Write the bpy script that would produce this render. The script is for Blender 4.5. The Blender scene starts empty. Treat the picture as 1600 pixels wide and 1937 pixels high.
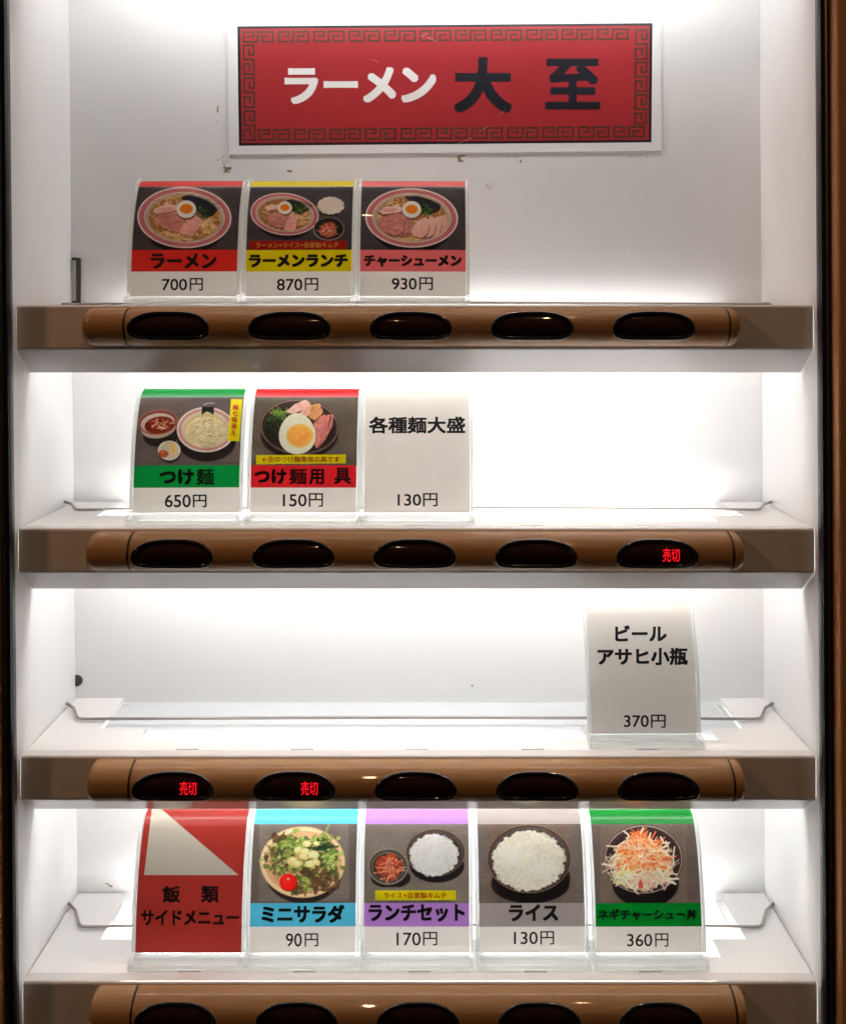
import bpy, bmesh, math, random
import numpy as np
from mathutils import Vector
random.seed(7)
scene = bpy.context.scene
COL = scene.collection

# ------------------------------------------------------------------ camera
S = 3800.0            # photograph pixels per metre on the plane of the shelf fronts
L = 0.47              # distance from the lens to that plane
VX, VY = 812.0, 630.0 # where the view axis meets the photograph
H0 = 1.35             # height of the lens above the floor of the room
cam = bpy.data.cameras.new('camera')
cam_o = bpy.data.objects.new('camera', cam); COL.objects.link(cam_o)
cam_o.location = (0, -L, H0); cam_o.rotation_euler = (math.radians(90), 0, 0)
cam.sensor_width = 36.0; cam.sensor_fit = 'HORIZONTAL'
cam.lens = 36.0 * S * L / 1600.0
cam.shift_x = (800 - VX) / 1600.0
cam.shift_y = -(968.5 - VY) / 1600.0
cam.clip_start = 0.01; cam.clip_end = 50
scene.camera = cam_o

# ------------------------------------------------------------------ room light
w = bpy.data.worlds.new('World'); scene.world = w; w.use_nodes = True
bg = w.node_tree.nodes['Background']
bg.inputs[1].default_value = 0.030             # dim room: warm ceiling bounce, dark floor
_g = w.node_tree.nodes.new('ShaderNodeTexCoord'); _s = w.node_tree.nodes.new('ShaderNodeSeparateXYZ'); _r = w.node_tree.nodes.new('ShaderNodeValToRGB')
_m = w.node_tree.nodes.new('ShaderNodeMapRange'); _m.inputs['From Min'].default_value = -1
w.node_tree.links.new(_g.outputs['Generated'], _s.inputs[0]); w.node_tree.links.new(_s.outputs['Z'], _m.inputs['Value'])
w.node_tree.links.new(_m.outputs['Result'], _r.inputs[0]); w.node_tree.links.new(_r.outputs[0], bg.inputs[0])
_r.color_ramp.elements[0].color = (0.07, 0.05, 0.045, 1); _r.color_ramp.elements[0].position = 0.40
_r.color_ramp.elements[1].color = (1.40, 0.98, 0.78, 1); _r.color_ramp.elements[1].position = 0.75

def lamp(name, loc, energy, col, radius):
    l = bpy.data.lights.new(name, 'POINT'); l.energy = energy; l.color = col; l.shadow_soft_size = radius
    o = bpy.data.objects.new(name, l); COL.objects.link(o); o.location = loc
    return o
lamp('ceiling_lamp', (-0.85, -0.45, H0 + 0.60), 6.2, (1.0, 0.52, 0.25), 0.035)
lamp('pendant_lamp', (0.42, -0.80, H0 + 2.20), 20.0, (1.0, 0.62, 0.32), 0.018)
lamp('pendant_lamp', (-0.10, -0.75, H0 + 0.80), 1.4, (1.0, 0.62, 0.32), 0.008)
TUBE = 21.0            # radiance of the tubes inside the machine
lamp('ceiling_lamp', (1.5, -1.1, H0 + 0.5), 2.5, (1.0, 0.58, 0.30), 0.06)
v = scene.view_settings; v.view_transform = 'Standard'; v.look = 'None'; v.exposure = 0.16; v.gamma = 1.0
scene.cycles.use_denoising = True
try:
    scene.cycles.denoiser = 'OPENIMAGEDENOISE'; scene.cycles.denoising_input_passes = 'RGB_ALBEDO_NORMAL'; scene.cycles.denoising_prefilter = 'ACCURATE'
except Exception: pass
scene.cycles.max_bounces = 10; scene.cycles.diffuse_bounces = 6; scene.cycles.transparent_max_bounces = 16
scene.cycles.sample_clamp_indirect = 6.0

# ------------------------------------------------------------------ helpers
def lin(c):
    c = np.asarray(c, float) / 255.0
    return np.where(c <= 0.04045, c / 12.92, ((c + 0.055) / 1.055) ** 2.4)
def W(x, z, d):                       # x, z in front-plane pixels from the view axis, d in metres behind the shelf fronts
    return Vector((x / S, d, H0 + z / S))
def back_proj(px, py, d):             # the point at depth d seen at a photograph pixel
    k = (L + d) / L
    return Vector(((px - VX) * k / S, d, H0 + (VY - py) * k / S))

def material(name, color, rough=0.5, metal=0.0, coat=0.0, spec=0.5, noise=0.0, nscale=60, bump=0.0, bscale=400, emit=None):
    m = bpy.data.materials.new(name); m.use_nodes = True
    nt = m.node_tree; b = nt.nodes['Principled BSDF']
    b.inputs['Base Color'].default_value = (*color, 1); b.inputs['Roughness'].default_value = rough
    b.inputs['Metallic'].default_value = metal; b.inputs['Coat Weight'].default_value = coat
    b.inputs['Coat Roughness'].default_value = 0.03; b.inputs['Specular IOR Level'].default_value = spec
    tc = nt.nodes.new('ShaderNodeTexCoord')
    if noise:
        n = nt.nodes.new('ShaderNodeTexNoise'); n.inputs['Scale'].default_value = nscale; n.inputs['Detail'].default_value = 6
        nt.links.new(tc.outputs['Object'], n.inputs['Vector'])
        mp = nt.nodes.new('ShaderNodeMapRange'); mp.inputs['To Min'].default_value = 1 - noise; mp.inputs['To Max'].default_value = 1 + noise
        nt.links.new(n.outputs['Fac'], mp.inputs['Value'])
        mx = nt.nodes.new('ShaderNodeVectorMath'); mx.operation = 'SCALE'; mx.inputs[0].default_value = color
        nt.links.new(mp.outputs['Result'], mx.inputs['Scale']); nt.links.new(mx.outputs['Vector'], b.inputs['Base Color'])
    if bump:
        n = nt.nodes.new('ShaderNodeTexNoise'); n.inputs['Scale'].default_value = bscale; n.inputs['Detail'].default_value = 3
        nt.links.new(tc.outputs['Object'], n.inputs['Vector'])
        bp = nt.nodes.new('ShaderNodeBump'); bp.inputs['Strength'].default_value = bump; bp.inputs['Distance'].default_value = 0.0004
        nt.links.new(n.outputs['Fac'], bp.inputs['Height']); nt.links.new(bp.outputs['Normal'], b.inputs['Normal'])
    if emit:
        b.inputs['Emission Color'].default_value = (*emit[0], 1); b.inputs['Emission Strength'].default_value = emit[1]
    return m
def acrylic(name, gloss, milk):
    m = bpy.data.materials.new(name); m.use_nodes = True; nt = m.node_tree; nt.nodes.clear()
    out = nt.nodes.new('ShaderNodeOutputMaterial'); tr = nt.nodes.new('ShaderNodeBsdfTransparent')
    tr.inputs[0].default_value = (0.985, 0.995, 0.993, 1)
    df = nt.nodes.new('ShaderNodeBsdfDiffuse'); df.inputs[0].default_value = (0.93, 0.95, 0.95, 1)
    tl = nt.nodes.new('ShaderNodeBsdfTranslucent'); tl.inputs[0].default_value = (0.95, 0.97, 0.97, 1)
    a = nt.nodes.new('ShaderNodeMixShader'); a.inputs[0].default_value = 0.6
    nt.links.new(df.outputs[0], a.inputs[1]); nt.links.new(tl.outputs[0], a.inputs[2])
    b = nt.nodes.new('ShaderNodeMixShader'); b.inputs[0].default_value = milk
    nt.links.new(tr.outputs[0], b.inputs[1]); nt.links.new(a.outputs[0], b.inputs[2])
    fr = nt.nodes.new('ShaderNodeFresnel'); fr.inputs[0].default_value = 1.3
    gl = nt.nodes.new('ShaderNodeBsdfGlossy'); gl.inputs['Roughness'].default_value = 0.04
    c = nt.nodes.new('ShaderNodeMixShader')
    gm = nt.nodes.new('ShaderNodeMath'); gm.operation = 'MULTIPLY'; gm.inputs[1].default_value = gloss; nt.links.new(fr.outputs[0], gm.inputs[0]); nt.links.new(gm.outputs[0], c.inputs[0]); nt.links.new(b.outputs[0], c.inputs[1]); nt.links.new(gl.outputs[0], c.inputs[2])
    nt.links.new(c.outputs[0], out.inputs[0])
    return m
def backlit(m, fac=0.6):               # paper and film let light through
    nt = m.node_tree; b = nt.nodes['Principled BSDF']; out = nt.nodes['Material Output']
    tl = nt.nodes.new('ShaderNodeBsdfTranslucent'); mx = nt.nodes.new('ShaderNodeMixShader'); mx.inputs[0].default_value = fac
    src = b.inputs['Base Color']
    if src.is_linked: nt.links.new(src.links[0].from_socket, tl.inputs[0])
    else: tl.inputs[0].default_value = src.default_value
    nt.links.new(b.outputs[0], mx.inputs[1]); nt.links.new(tl.outputs[0], mx.inputs[2]); nt.links.new(mx.outputs[0], out.inputs[0])
    return m
def print_material(name):             # inks laid down per point of the print
    m = material(name, (1, 1, 1), rough=0.35, spec=0.35, coat=0.35)
    at = m.node_tree.nodes.new('ShaderNodeAttribute'); at.attribute_name = 'ink'
    m.node_tree.links.new(at.outputs['Color'], m.node_tree.nodes['Principled BSDF'].inputs['Base Color'])
    return backlit(m)

M = dict(
    wall=material('white_powder_coat', (0.82, 0.82, 0.82), rough=0.42, noise=0.015, nscale=25, bump=0.25, bscale=900),
    back=material('grey_white_sheet_metal', (0.735, 0.735, 0.735), rough=0.40, noise=0.035, nscale=9, bump=0.2, bscale=900),
    fascia=material('white_fascia_enamel', (0.74, 0.70, 0.69), rough=0.32, coat=0.8, noise=0.02, nscale=30, bump=0.1, bscale=600),
    diff=backlit(material('added_frosted_sheet', (0.74, 0.76, 0.775), rough=0.5), 0.42), diff2=backlit(material('added_pale_sheet', (0.85, 0.86, 0.86), rough=0.5), 0.6),  # sheets added under two shelves to temper the tube light
    shelf=material('white_shelf_enamel', (0.84, 0.83, 0.82), rough=0.30, coat=0.25, noise=0.02, nscale=30, bump=0.2, bscale=900),
    rail=material('bronze_rail_lacquer', (0.37, 0.20, 0.088), rough=0.5, metal=0.0, coat=0.25, spec=0.1, noise=0.05, nscale=300, bump=0.03, bscale=700),
    groove=material('dark_joint', (0.012, 0.009, 0.008), rough=0.5),
    bezel=material('black_gloss_bezel', (0.008, 0.008, 0.008), rough=0.09, coat=0.6),
    lens=material('smoked_lens', (0.030, 0.010, 0.007), rough=0.07, spec=0.4, noise=0.7, nscale=160),
    led=material('red_led', (0.3, 0.0, 0.01), emit=((1.0, 0.008, 0.018), 1.15)),
    ghost=material('unlit_display', (0.035, 0.007, 0.006), rough=0.4),
    rubber=material('black_rubber', (0.022, 0.023, 0.027), rough=0.34, noise=0.1, bump=0.3),
    frame=material('brown_door_paint', (0.44, 0.20, 0.075), rough=0.5, metal=0.2, noise=0.06, nscale=200, bump=0.5, bscale=1500),
    wire=material('nickel_wire', (0.34, 0.31, 0.29), rough=0.3, metal=0.8),
    tube0=material('header_lamp_glass', (0.9, 0.9, 0.9), emit=((1.0, 0.985, 0.97), TUBE * 0.62)),
    tube1=material('lamp_glass_weak', (0.9, 0.9, 0.9), emit=((1.0, 0.985, 0.96), TUBE * 0.54)), tube2=material('lamp_glass_mid', (0.9, 0.9, 0.9), emit=((1.0, 0.985, 0.96), TUBE * 0.74)),  # same lamp glass with emission lowered to set each row's brightness
    tube=material('lamp_glass', (0.9, 0.9, 0.9), emit=((1.0, 0.985, 0.96), TUBE)),
    cap=material('lamp_cap', (0.6, 0.6, 0.6), rough=0.4),
    paper=backlit(material('white_card', (0.90, 0.84, 0.785), rough=0.35, spec=0.35, coat=0.25, noise=0.012, nscale=300), 0.80),
    paper2=material('laminated_paper', (0.82, 0.82, 0.83), rough=0.25, coat=0.5, noise=0.01),
    black=material('black_ink', (0.006, 0.006, 0.009), rough=0.45, spec=0.25),
    white=material('white_ink', (0.80, 0.80, 0.80), rough=0.35, coat=0.3),
    signred=material('sign_red_ink', (0.33, 0.024, 0.030), rough=0.28, coat=0.5, noise=0.10, nscale=22),
    signdark=material('sign_dark_ink', (0.012, 0.014, 0.022), rough=0.3, coat=0.5),
    meander=material('olive_brown_ink', (0.070, 0.038, 0.024), rough=0.3, coat=0.5, noise=0.15, nscale=800),
    labyel=backlit(material('yellow_label', (0.97, 0.83, 0.015), rough=0.4, coat=0.3)),
    labred=backlit(material('red_label', (0.50, 0.025, 0.016), rough=0.4, coat=0.3)),
    redink=material('red_ink', (0.62, 0.045, 0.010), rough=0.4),
    goldink=material('gold_ink', (0.80, 0.42, 0.05), rough=0.4),
    acry=acrylic('clear_acrylic', 1, 0.06), foot=acrylic('acrylic_foot', 0.3, 0.2), edge=acrylic('acrylic_edge', 0.3, 0.55),
    ph=print_material('printed_food_photo'),
    dirt=material('old_glue', (0.34, 0.28, 0.17), rough=0.7), resid=material('old_tape', (0.20, 0.16, 0.09), rough=0.7), dark=material('dark_bit', (0.03, 0.028, 0.025), rough=0.5),
    speck=material('dust_speck', (0.10, 0.08, 0.065), rough=0.8),
)

def link(name, me, mats, parent=None, smooth=False):
    if mats is not None and not isinstance(mats, (list, tuple)): mats = [mats]
    if mats:
        me.materials.clear()
        for m in mats: me.materials.append(m)
    o = bpy.data.objects.new(name, me); COL.objects.link(o)
    if parent: o.parent = parent
    if smooth:
        me.polygons.foreach_set('use_smooth', [True] * len(me.polygons))
    return o
def from_bm(name, bm, mats, parent=None, smooth=False):
    me = bpy.data.meshes.new(name); bm.normal_update(); bm.to_mesh(me); bm.free()
    return link(name, me, mats, parent, smooth)
def empty(name, loc, label, cat, group=None):
    o = bpy.data.objects.new(name, None); COL.objects.link(o); o.location = loc; o.empty_display_size = 0.02
    o['label'] = label; o['category'] = cat
    if group: o['group'] = group
    return o
def box(bm, a, b, bevel=0.0):
    x0, x1 = sorted((a[0], b[0])); y0, y1 = sorted((a[1], b[1])); z0, z1 = sorted((a[2], b[2]))
    vs = [bm.verts.new(p) for p in ((x0,y0,z0),(x1,y0,z0),(x1,y1,z0),(x0,y1,z0),(x0,y0,z1),(x1,y0,z1),(x1,y1,z1),(x0,y1,z1))]
    fs = [bm.faces.new([vs[i] for i in f]) for f in ((0,3,2,1),(4,5,6,7),(0,1,5,4),(1,2,6,5),(2,3,7,6),(3,0,4,7))]
    if bevel:
        es = list({e for f in fs for e in f.edges})
        bmesh.ops.bevel(bm, geom=es, offset=bevel, segments=2, profile=0.5, affect='EDGES')
    return fs
def prism(bm, pts, x0, x1, cap=True):  # pts (y, z) extruded along x
    a = [bm.verts.new((x0, y, z)) for y, z in pts]; b = [bm.verts.new((x1, y, z)) for y, z in pts]
    n = len(pts)
    for i in range(n):
        j = (i + 1) % n; bm.faces.new((a[i], a[j], b[j], b[i]))
    if cap: bm.faces.new(a[::-1]); bm.faces.new(b)
def fix(bm): bmesh.ops.recalc_face_normals(bm, faces=bm.faces[:])
def tube(bm, path, r, n=10):
    path = [Vector(p) for p in path]; rings = []
    for i, p in enumerate(path):
        t = (path[min(i + 1, len(path) - 1)] - path[max(i - 1, 0)]).normalized()
        u = t.cross(Vector((0, 0, 1)));  u = u.normalized() if u.length > 1e-4 else Vector((1, 0, 0)); q = t.cross(u)
        rings.append([bm.verts.new(p + (u * math.cos(2*math.pi*k/n) + q * math.sin(2*math.pi*k/n)) * r) for k in range(n)])
    for a, b in zip(rings, rings[1:]):
        for k in range(n): bm.faces.new((a[k], a[(k+1) % n], b[(k+1) % n], b[k]))
    bm.faces.new(rings[0][::-1]); bm.faces.new(rings[-1])
def cells(bm, xs, ys, solid, z, t):    # sheet metal cut to a pattern of cells
    vt, vb = {}, {}
    def V(dic, i, j, zz):
        if (i, j) not in dic: dic[(i, j)] = bm.verts.new((xs[i], ys[j], zz))
        return dic[(i, j)]
    nx, ny = len(xs) - 1, len(ys) - 1
    S_ = lambda i, j: 0 <= i < nx and 0 <= j < ny and solid(i, j)
    for i in range(nx):
        for j in range(ny):
            if not S_(i, j): continue
            bm.faces.new([V(vt, *p, z) for p in ((i,j),(i+1,j),(i+1,j+1),(i,j+1))])
            bm.faces.new([V(vb, *p, z - t) for p in ((i,j),(i,j+1),(i+1,j+1),(i+1,j))])
            for (di, dj), (p, q) in {(0,-1):((i,j),(i+1,j)),(1,0):((i+1,j),(i+1,j+1)),(0,1):((i+1,j+1),(i,j+1)),(-1,0):((i,j+1),(i,j))}.items():
                if not S_(i + di, j + dj): bm.faces.new((V(vt,*p,z), V(vb,*p,z-t), V(vb,*q,z-t), V(vt,*q,z)))

# ------------------------------------------------------------------ lettering
_glyph = {}
def glyphs(body):
    if body not in _glyph:
        c = bpy.data.curves.new('lettering', 'FONT'); c.body = body; c.size = 1; c.resolution_u = 5
        o = bpy.data.objects.new('lettering', c); COL.objects.link(o)
        me = bpy.data.meshes.new_from_object(o.evaluated_get(bpy.context.evaluated_depsgraph_get()))
        co = np.zeros(len(me.vertices) * 3); me.vertices.foreach_get('co', co); co = co.reshape(-1, 3)[:, :2].copy()
        fs = [tuple(p.vertices) for p in me.polygons]
        bpy.data.objects.remove(o); bpy.data.curves.remove(c); bpy.data.meshes.remove(me)
        _glyph[body] = (co, fs)
    return _glyph[body]
def lettering(specs, place, step=4e-6):
    """specs: (body, x0, y0, x1, y1, r): fitted into that box of the printed face, strokes thickened by r. place(px, py, lift) -> point"""
    vs, fs = [], []
    for body, x0, y0, x1, y1, r in specs:
        co, f = glyphs(body)
        lo, hi = co.min(0), co.max(0)
        q = (co - lo) / (hi - lo)
        X = x0 + r + q[:, 0] * (x1 - x0 - 2 * r); Y = y1 - r - q[:, 1] * (y1 - y0 - 2 * r)
        offs = [(0, 0)] if r <= 0 else [(0, 0), (-r, 0), (r, 0), (0, -r), (0, r), (-r, -r), (r, -r), (-r, r), (r, r)]
        if r > 1.8: offs += [(-r/2, -r), (r/2, -r), (-r/2, r), (r/2, r), (-r, -r/2), (-r, r/2), (r, -r/2), (r, r/2)]
        for k, (dx, dy) in enumerate(offs):
            b = len(vs)
            vs += [place(x + dx, y + dy, k * step) for x, y in zip(X, Y)]
            fs += [tuple(b + i for i in p) for p in f]
    me = bpy.data.meshes.new('lettering'); me.from_pydata([tuple(p) for p in vs], [], fs)
    return me

# ------------------------------------------------------------------ the printed food photographs, painted stroke by stroke
class Canvas:
    def __init__(s, box_, ox, oy, sc, base, ss=2.5):
        s.x0, s.y0, s.x1, s.y1 = box_; s.o = (ox, oy, sc); s.ss = ss
        s.h = int((s.y1 - s.y0) * ss); s.w = int((s.x1 - s.x0) * ss)
        s.a = np.zeros((s.h, s.w, 3)); s.a[:] = base; s.clip = None
        s.rng = np.random.default_rng(int(ox * 7 + oy))
    def t(s, x, y):
        ox, oy, sc = s.o; return ((x * sc + ox - s.x0) * s.ss, (y * sc + oy - s.y0) * s.ss)
    def _put(s, m, bx, col, al):
        x0, x1, y0, y1 = bx
        m = np.clip(m, 0, 1) * al
        if s.clip is not None: m = m * s.clip[y0:y1, x0:x1]
        m = m[..., None]; s.a[y0:y1, x0:x1] = s.a[y0:y1, x0:x1] * (1 - m) + np.asarray(col, float) * m
    def _bb(s, X0, X1, Y0, Y1):
        x0 = max(0, int(X0) - 2); x1 = min(s.w, int(X1) + 3); y0 = max(0, int(Y0) - 2); y1 = min(s.h, int(Y1) + 3)
        if x0 >= x1 or y0 >= y1: return None, None, None
        yy, xx = np.mgrid[y0:y1, x0:x1]; return (x0, x1, y0, y1), xx + .5, yy + .5
    def mask_ell(s, cx, cy, rx, ry, rot=0):
        X, Y = s.t(cx, cy); k = s.o[2] * s.ss; yy, xx = np.mgrid[0:s.h, 0:s.w]; xx = xx + .5 - X; yy = yy + .5 - Y
        c, n = math.cos(rot), math.sin(rot); u = (xx * c + yy * n) / (rx * k); q = (-xx * n + yy * c) / (ry * k)
        return np.clip((1 - np.sqrt(u*u + q*q)) * min(rx, ry) * k + .5, 0, 1)
    def ell(s, cx, cy, rx, ry, col, rot=0, al=1.0, soft=1.0):
        X, Y = s.t(cx, cy); k = s.o[2] * s.ss; R = max(rx, ry) * k + soft
        bx, xx, yy = s._bb(X - R, X + R, Y - R, Y + R)
        if bx is None: return
        xx = xx - X; yy = yy - Y; c, n = math.cos(rot), math.sin(rot)
        u = (xx * c + yy * n) / (rx * k); q = (-xx * n + yy * c) / (ry * k)
        s._put((1 - np.sqrt(u*u + q*q)) * min(rx, ry) * k / soft + .5, bx, col, al)
    def poly(s, pts, col, al=1.0):
        P = [s.t(*p) for p in pts]; xs = [p[0] for p in P]; ys = [p[1] for p in P]
        bx, xx, yy = s._bb(min(xs), max(xs), min(ys), max(ys))
        if bx is None: return
        ins = np.zeros(xx.shape, bool)
        for (ax, ay), (bx_, by) in zip(P, P[1:] + P[:1]):
            if ay == by: continue
            ins ^= ((ay > yy) != (by > yy)) & (xx < (bx_ - ax) * (yy - ay) / (by - ay) + ax)
        s._put(ins.astype(float), bx, col, al)
    def line(s, pts, wd, col, al=1.0):
        P = [s.t(*p) for p in pts]; wd = wd * s.o[2] * s.ss / 2
        xs = [p[0] for p in P]; ys = [p[1] for p in P]
        bx, xx, yy = s._bb(min(xs) - wd, max(xs) + wd, min(ys) - wd, max(ys) + wd)
        if bx is None: return
        d = np.full(xx.shape, 1e9)
        for (ax, ay), (cx, cy) in zip(P, P[1:]):
            vx, vy = cx - ax, cy - ay; l2 = vx*vx + vy*vy + 1e-9
            q = np.clip(((xx - ax) * vx + (yy - ay) * vy) / l2, 0, 1)
            d = np.minimum(d, np.hypot(xx - ax - q * vx, yy - ay - q * vy))
        s._put(wd - d + .5, bx, col, al)
    def blob(s, cx, cy, rx, ry, col, jit=.12, n=26, rot=0, al=1.0):
        pts = []; c, q = math.cos(rot), math.sin(rot)
        for i in range(n):
            t = 2 * math.pi * i / n; r = 1 + s.rng.uniform(-jit, jit); x, y = rx * r * math.cos(t), ry * r * math.sin(t)
            pts.append((cx + x * c - y * q, cy + x * q + y * c))
        s.poly(pts, col, al)
    def tone(s, amt, scale=3.0):       # print mottling
        n = s.rng.normal(0, 1, (int(s.h / scale) + 2, int(s.w / scale) + 2)); yy = (np.arange(s.h) / scale); xx = (np.arange(s.w) / scale)
        a = n[yy.astype(int)][:, xx.astype(int)]; s.a = np.clip(s.a * (1 + amt * a[..., None]), 0, 255)
        big = s.rng.normal(0, 1, (8, 10)); yi = np.linspace(0, 6.99, s.h); xi = np.linspace(0, 8.99, s.w); i, j = yi.astype(int), xi.astype(int); fy, fx = (yi - i)[:, None], (xi - j)[None]
        g = (big[i][:, j] * (1-fx) + big[i][:, j+1] * fx) * (1-fy) + (big[i+1][:, j] * (1-fx) + big[i+1][:, j+1] * fx) * fy
        s.a *= 1 + .035 * g[..., None]
        for _ in range(2):             # the softness of a small inkjet print
            b = np.pad(s.a, ((1, 1), (1, 1), (0, 0)), 'edge'); s.a = (b[:-2, 1:-1] + b[2:, 1:-1] + b[1:-1, :-2] + b[1:-1, 2:] + 2 * b[1:-1, 1:-1]) / 6
        s.a = np.clip(s.a + s.rng.normal(0, 8.0, s.a.shape[:2])[..., None], 0, 255)
    def grain(s, base, var, n=90):     # dark wooden table top
        s.a[:] = base
        for _ in range(n):
            y = s.rng.uniform(s.y0, s.y1); x = s.rng.uniform(s.x0 - 30, s.x1); k = 1 + s.rng.uniform(-var, var)
            Y = int((y - s.y0) * s.ss); X0 = max(0, int((x - s.x0) * s.ss)); X1 = min(s.w, X0 + int(s.rng.uniform(30, 200)))
            s.a[Y:Y+2, X0:X1] *= k
    def strands(s, n, cx, cy, rx, ry, cols, ln=(40, 110), wd=(5, 9), curl=.9, flat=None, al=.9):
        for _ in range(n):
            t = s.rng.uniform(0, 6.283); r = math.sqrt(s.rng.uniform(0, 1)); x, y = cx + rx * r * math.cos(t), cy + ry * r * math.sin(t)
            a = s.rng.uniform(0, 6.283) if flat is None else s.rng.normal(0, flat); l = s.rng.uniform(*ln) / 5; cv = s.rng.normal(0, curl) / 5
            pts = [(x, y)]
            for k in range(5): a += cv; x += l * math.cos(a); y += l * .75 * math.sin(a); pts.append((x, y))
            c = np.array(cols[s.rng.integers(len(cols))], float) * s.rng.uniform(.88, 1.08)
            s.line(pts, s.rng.uniform(*wd), np.clip(c, 0, 255), al)
    def sample(s, px, py):
        X = np.clip((px - s.x0) * s.ss - .5, 0, s.w - 1.001); Y = np.clip((py - s.y0) * s.ss - .5, 0, s.h - 1.001)
        i, j = X.astype(int), Y.astype(int); fx, fy = (X - i)[..., None], (Y - j)[..., None]
        a = s.a
        return (a[j, i] * (1-fx) + a[j, np.minimum(i+1, s.w-1)] * fx) * (1-fy) + (a[np.minimum(j+1, s.h-1), i] * (1-fx) + a[np.minimum(j+1, s.h-1), np.minimum(i+1, s.w-1)] * fx) * fy

NOOD = [(206, 160, 108), (186, 132, 78), (228, 192, 142), (150, 98, 54), (214, 172, 120), (112, 66, 34), (128, 80, 44)]
def ramen_bowl(c, cx, cy, rx, ry, rot=.05):
    c.ell(cx, cy + ry * .22, rx * .88, ry * .98, (18, 14, 14), rot, .85, 6)
    c.ell(cx, cy, rx, ry, (222, 204, 198), rot)
    c.ell(cx, cy, rx * .965, ry * .955, (178, 96, 98), rot)
    for i in range(120):               # key pattern round the rim
        t = 2 * math.pi * i / 120; q = .92
        c.ell(cx + rx * q * math.cos(t), cy + ry * (q - .01) * math.sin(t), rx * .012, ry * .02, (200, 130, 128), rot, .6)
        q = .89; c.ell(cx + rx * q * math.cos(t + .02), cy + ry * q * math.sin(t + .02), rx * .010, ry * .02, (146, 74, 76), rot, .4)
    c.ell(cx, cy, rx * .86, ry * .84, (198, 172, 156), rot)
    c.ell(cx, cy + ry * .01, rx * .83, ry * .80, (170, 150, 132), rot, soft=4)
    c.ell(cx - rx * .0, cy + ry * .03, rx * .76, ry * .74, (150, 100, 56), rot, soft=3)
    c.clip = c.mask_ell(cx, cy + ry * .03, rx * .77, ry * .76, rot)
def egg(c, x, y, rx, ry):
    c.ell(x + rx * .05, y + ry * .18, rx * 1.02, ry * 1.03, (92, 36, 26), 0, .8, 3)
    c.ell(x, y, rx, ry, (236, 222, 206)); c.ell(x, y - ry * .02, rx * .86, ry * .84, (244, 234, 222), 0, .7, 3)
    c.ell(x, y - ry * .05, rx * .70, ry * .58, (240, 150, 50), 0, 1, 2); c.ell(x, y - ry * .05, rx * .56, ry * .46, (236, 104, 26), 0, .95, 3)
    c.ell(x - rx * .08, y - ry * .0, rx * .3, ry * .2, (246, 130, 40), 0, .6, 3)
def meat(c, pts, base, dark, pale):
    c.poly([(x + 4, y + 10) for x, y in pts], (84, 40, 30), .6); c.poly(pts, base)
    xs = [p[0] for p in pts]; ys = [p[1] for p in pts]; mx, my = sum(xs)/len(xs), sum(ys)/len(ys)
    old = c.clip; m = np.zeros((c.h, c.w)); tmp = Canvas.__new__(Canvas); tmp.__dict__.update(c.__dict__); tmp.a = np.zeros((c.h, c.w, 3)); tmp.clip = None
    tmp.poly(pts, (1, 1, 1)); c.clip = tmp.a[..., 0]
    sx, sy = (max(xs)-min(xs))/2, (max(ys)-min(ys))/2
    for _ in range(50):
        c.ell(c.rng.normal(mx, sx*.5), c.rng.normal(my, sy*.5), sx * c.rng.uniform(.06, .3), sy * c.rng.uniform(.04, .16), (dark, pale)[c.rng.integers(2)], c.rng.uniform(-.6, .6), .3, 3)
    for _ in range(16):                # grain of the meat
        x, y = c.rng.normal(mx, sx*.6), c.rng.normal(my, sy*.6); a = c.rng.normal(.2, .5); l = sx * c.rng.uniform(.2, .6)
        c.line([(x, y), (x + l*.5*math.cos(a), y + l*.4*math.sin(a) + 3), (x + l*math.cos(a), y + l*.8*math.sin(a))], max(2.5, sx*.03), (dark, pale)[c.rng.integers(2)], .35)
    c.line(pts + pts[:1], max(4, sx * .04), pale, .5); c.clip = old
def nori(c, pts):
    c.poly(pts, (30, 30, 38)); xs = [p[0] for p in pts]; ys = [p[1] for p in pts]
    tmp = Canvas.__new__(Canvas); tmp.__dict__.update(c.__dict__); tmp.a = np.zeros((c.h, c.w, 3)); tmp.clip = None; tmp.poly(pts, (1, 1, 1)); old = c.clip; c.clip = tmp.a[..., 0]
    for _ in range(60):
        c.ell(c.rng.uniform(min(xs), max(xs)), c.rng.uniform(min(ys), max(ys)), 30, 7, ((52, 54, 60), (18, 18, 24), (40, 46, 42))[c.rng.integers(3)], .25, .35, 3)
    c.clip = old
def greens(c, x, y, rx, ry, n=70):
    c.strands(n, x, y, rx, ry, [(34, 58, 24), (22, 38, 20), (60, 92, 36), (46, 74, 30), (84, 120, 52)], (18, 50), (5, 12), 1.6)
def rice(c, x, y, rx, ry, col=(232, 224, 212), n=260, jag=.07):
    n = n * 2; c.blob(x, y, rx, ry, np.array(col) * .80, jag * 1.2, 90); c.blob(x, y - ry * .01, rx * .985, ry * .985, np.array(col) * .96, jag, 90)
    for _ in range(n):
        t = c.rng.uniform(0, 6.283); r = math.sqrt(c.rng.uniform(0, 1)); k = c.rng.uniform(.88, 1.07) * (1 - .10 * r**6)
        c.ell(x + rx * .98 * r * math.cos(t), y + ry * .98 * r * math.sin(t), rx * .035, rx * .016, np.clip(np.array(col) * k, 0, 255), c.rng.uniform(0, 3.14), .8)
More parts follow.
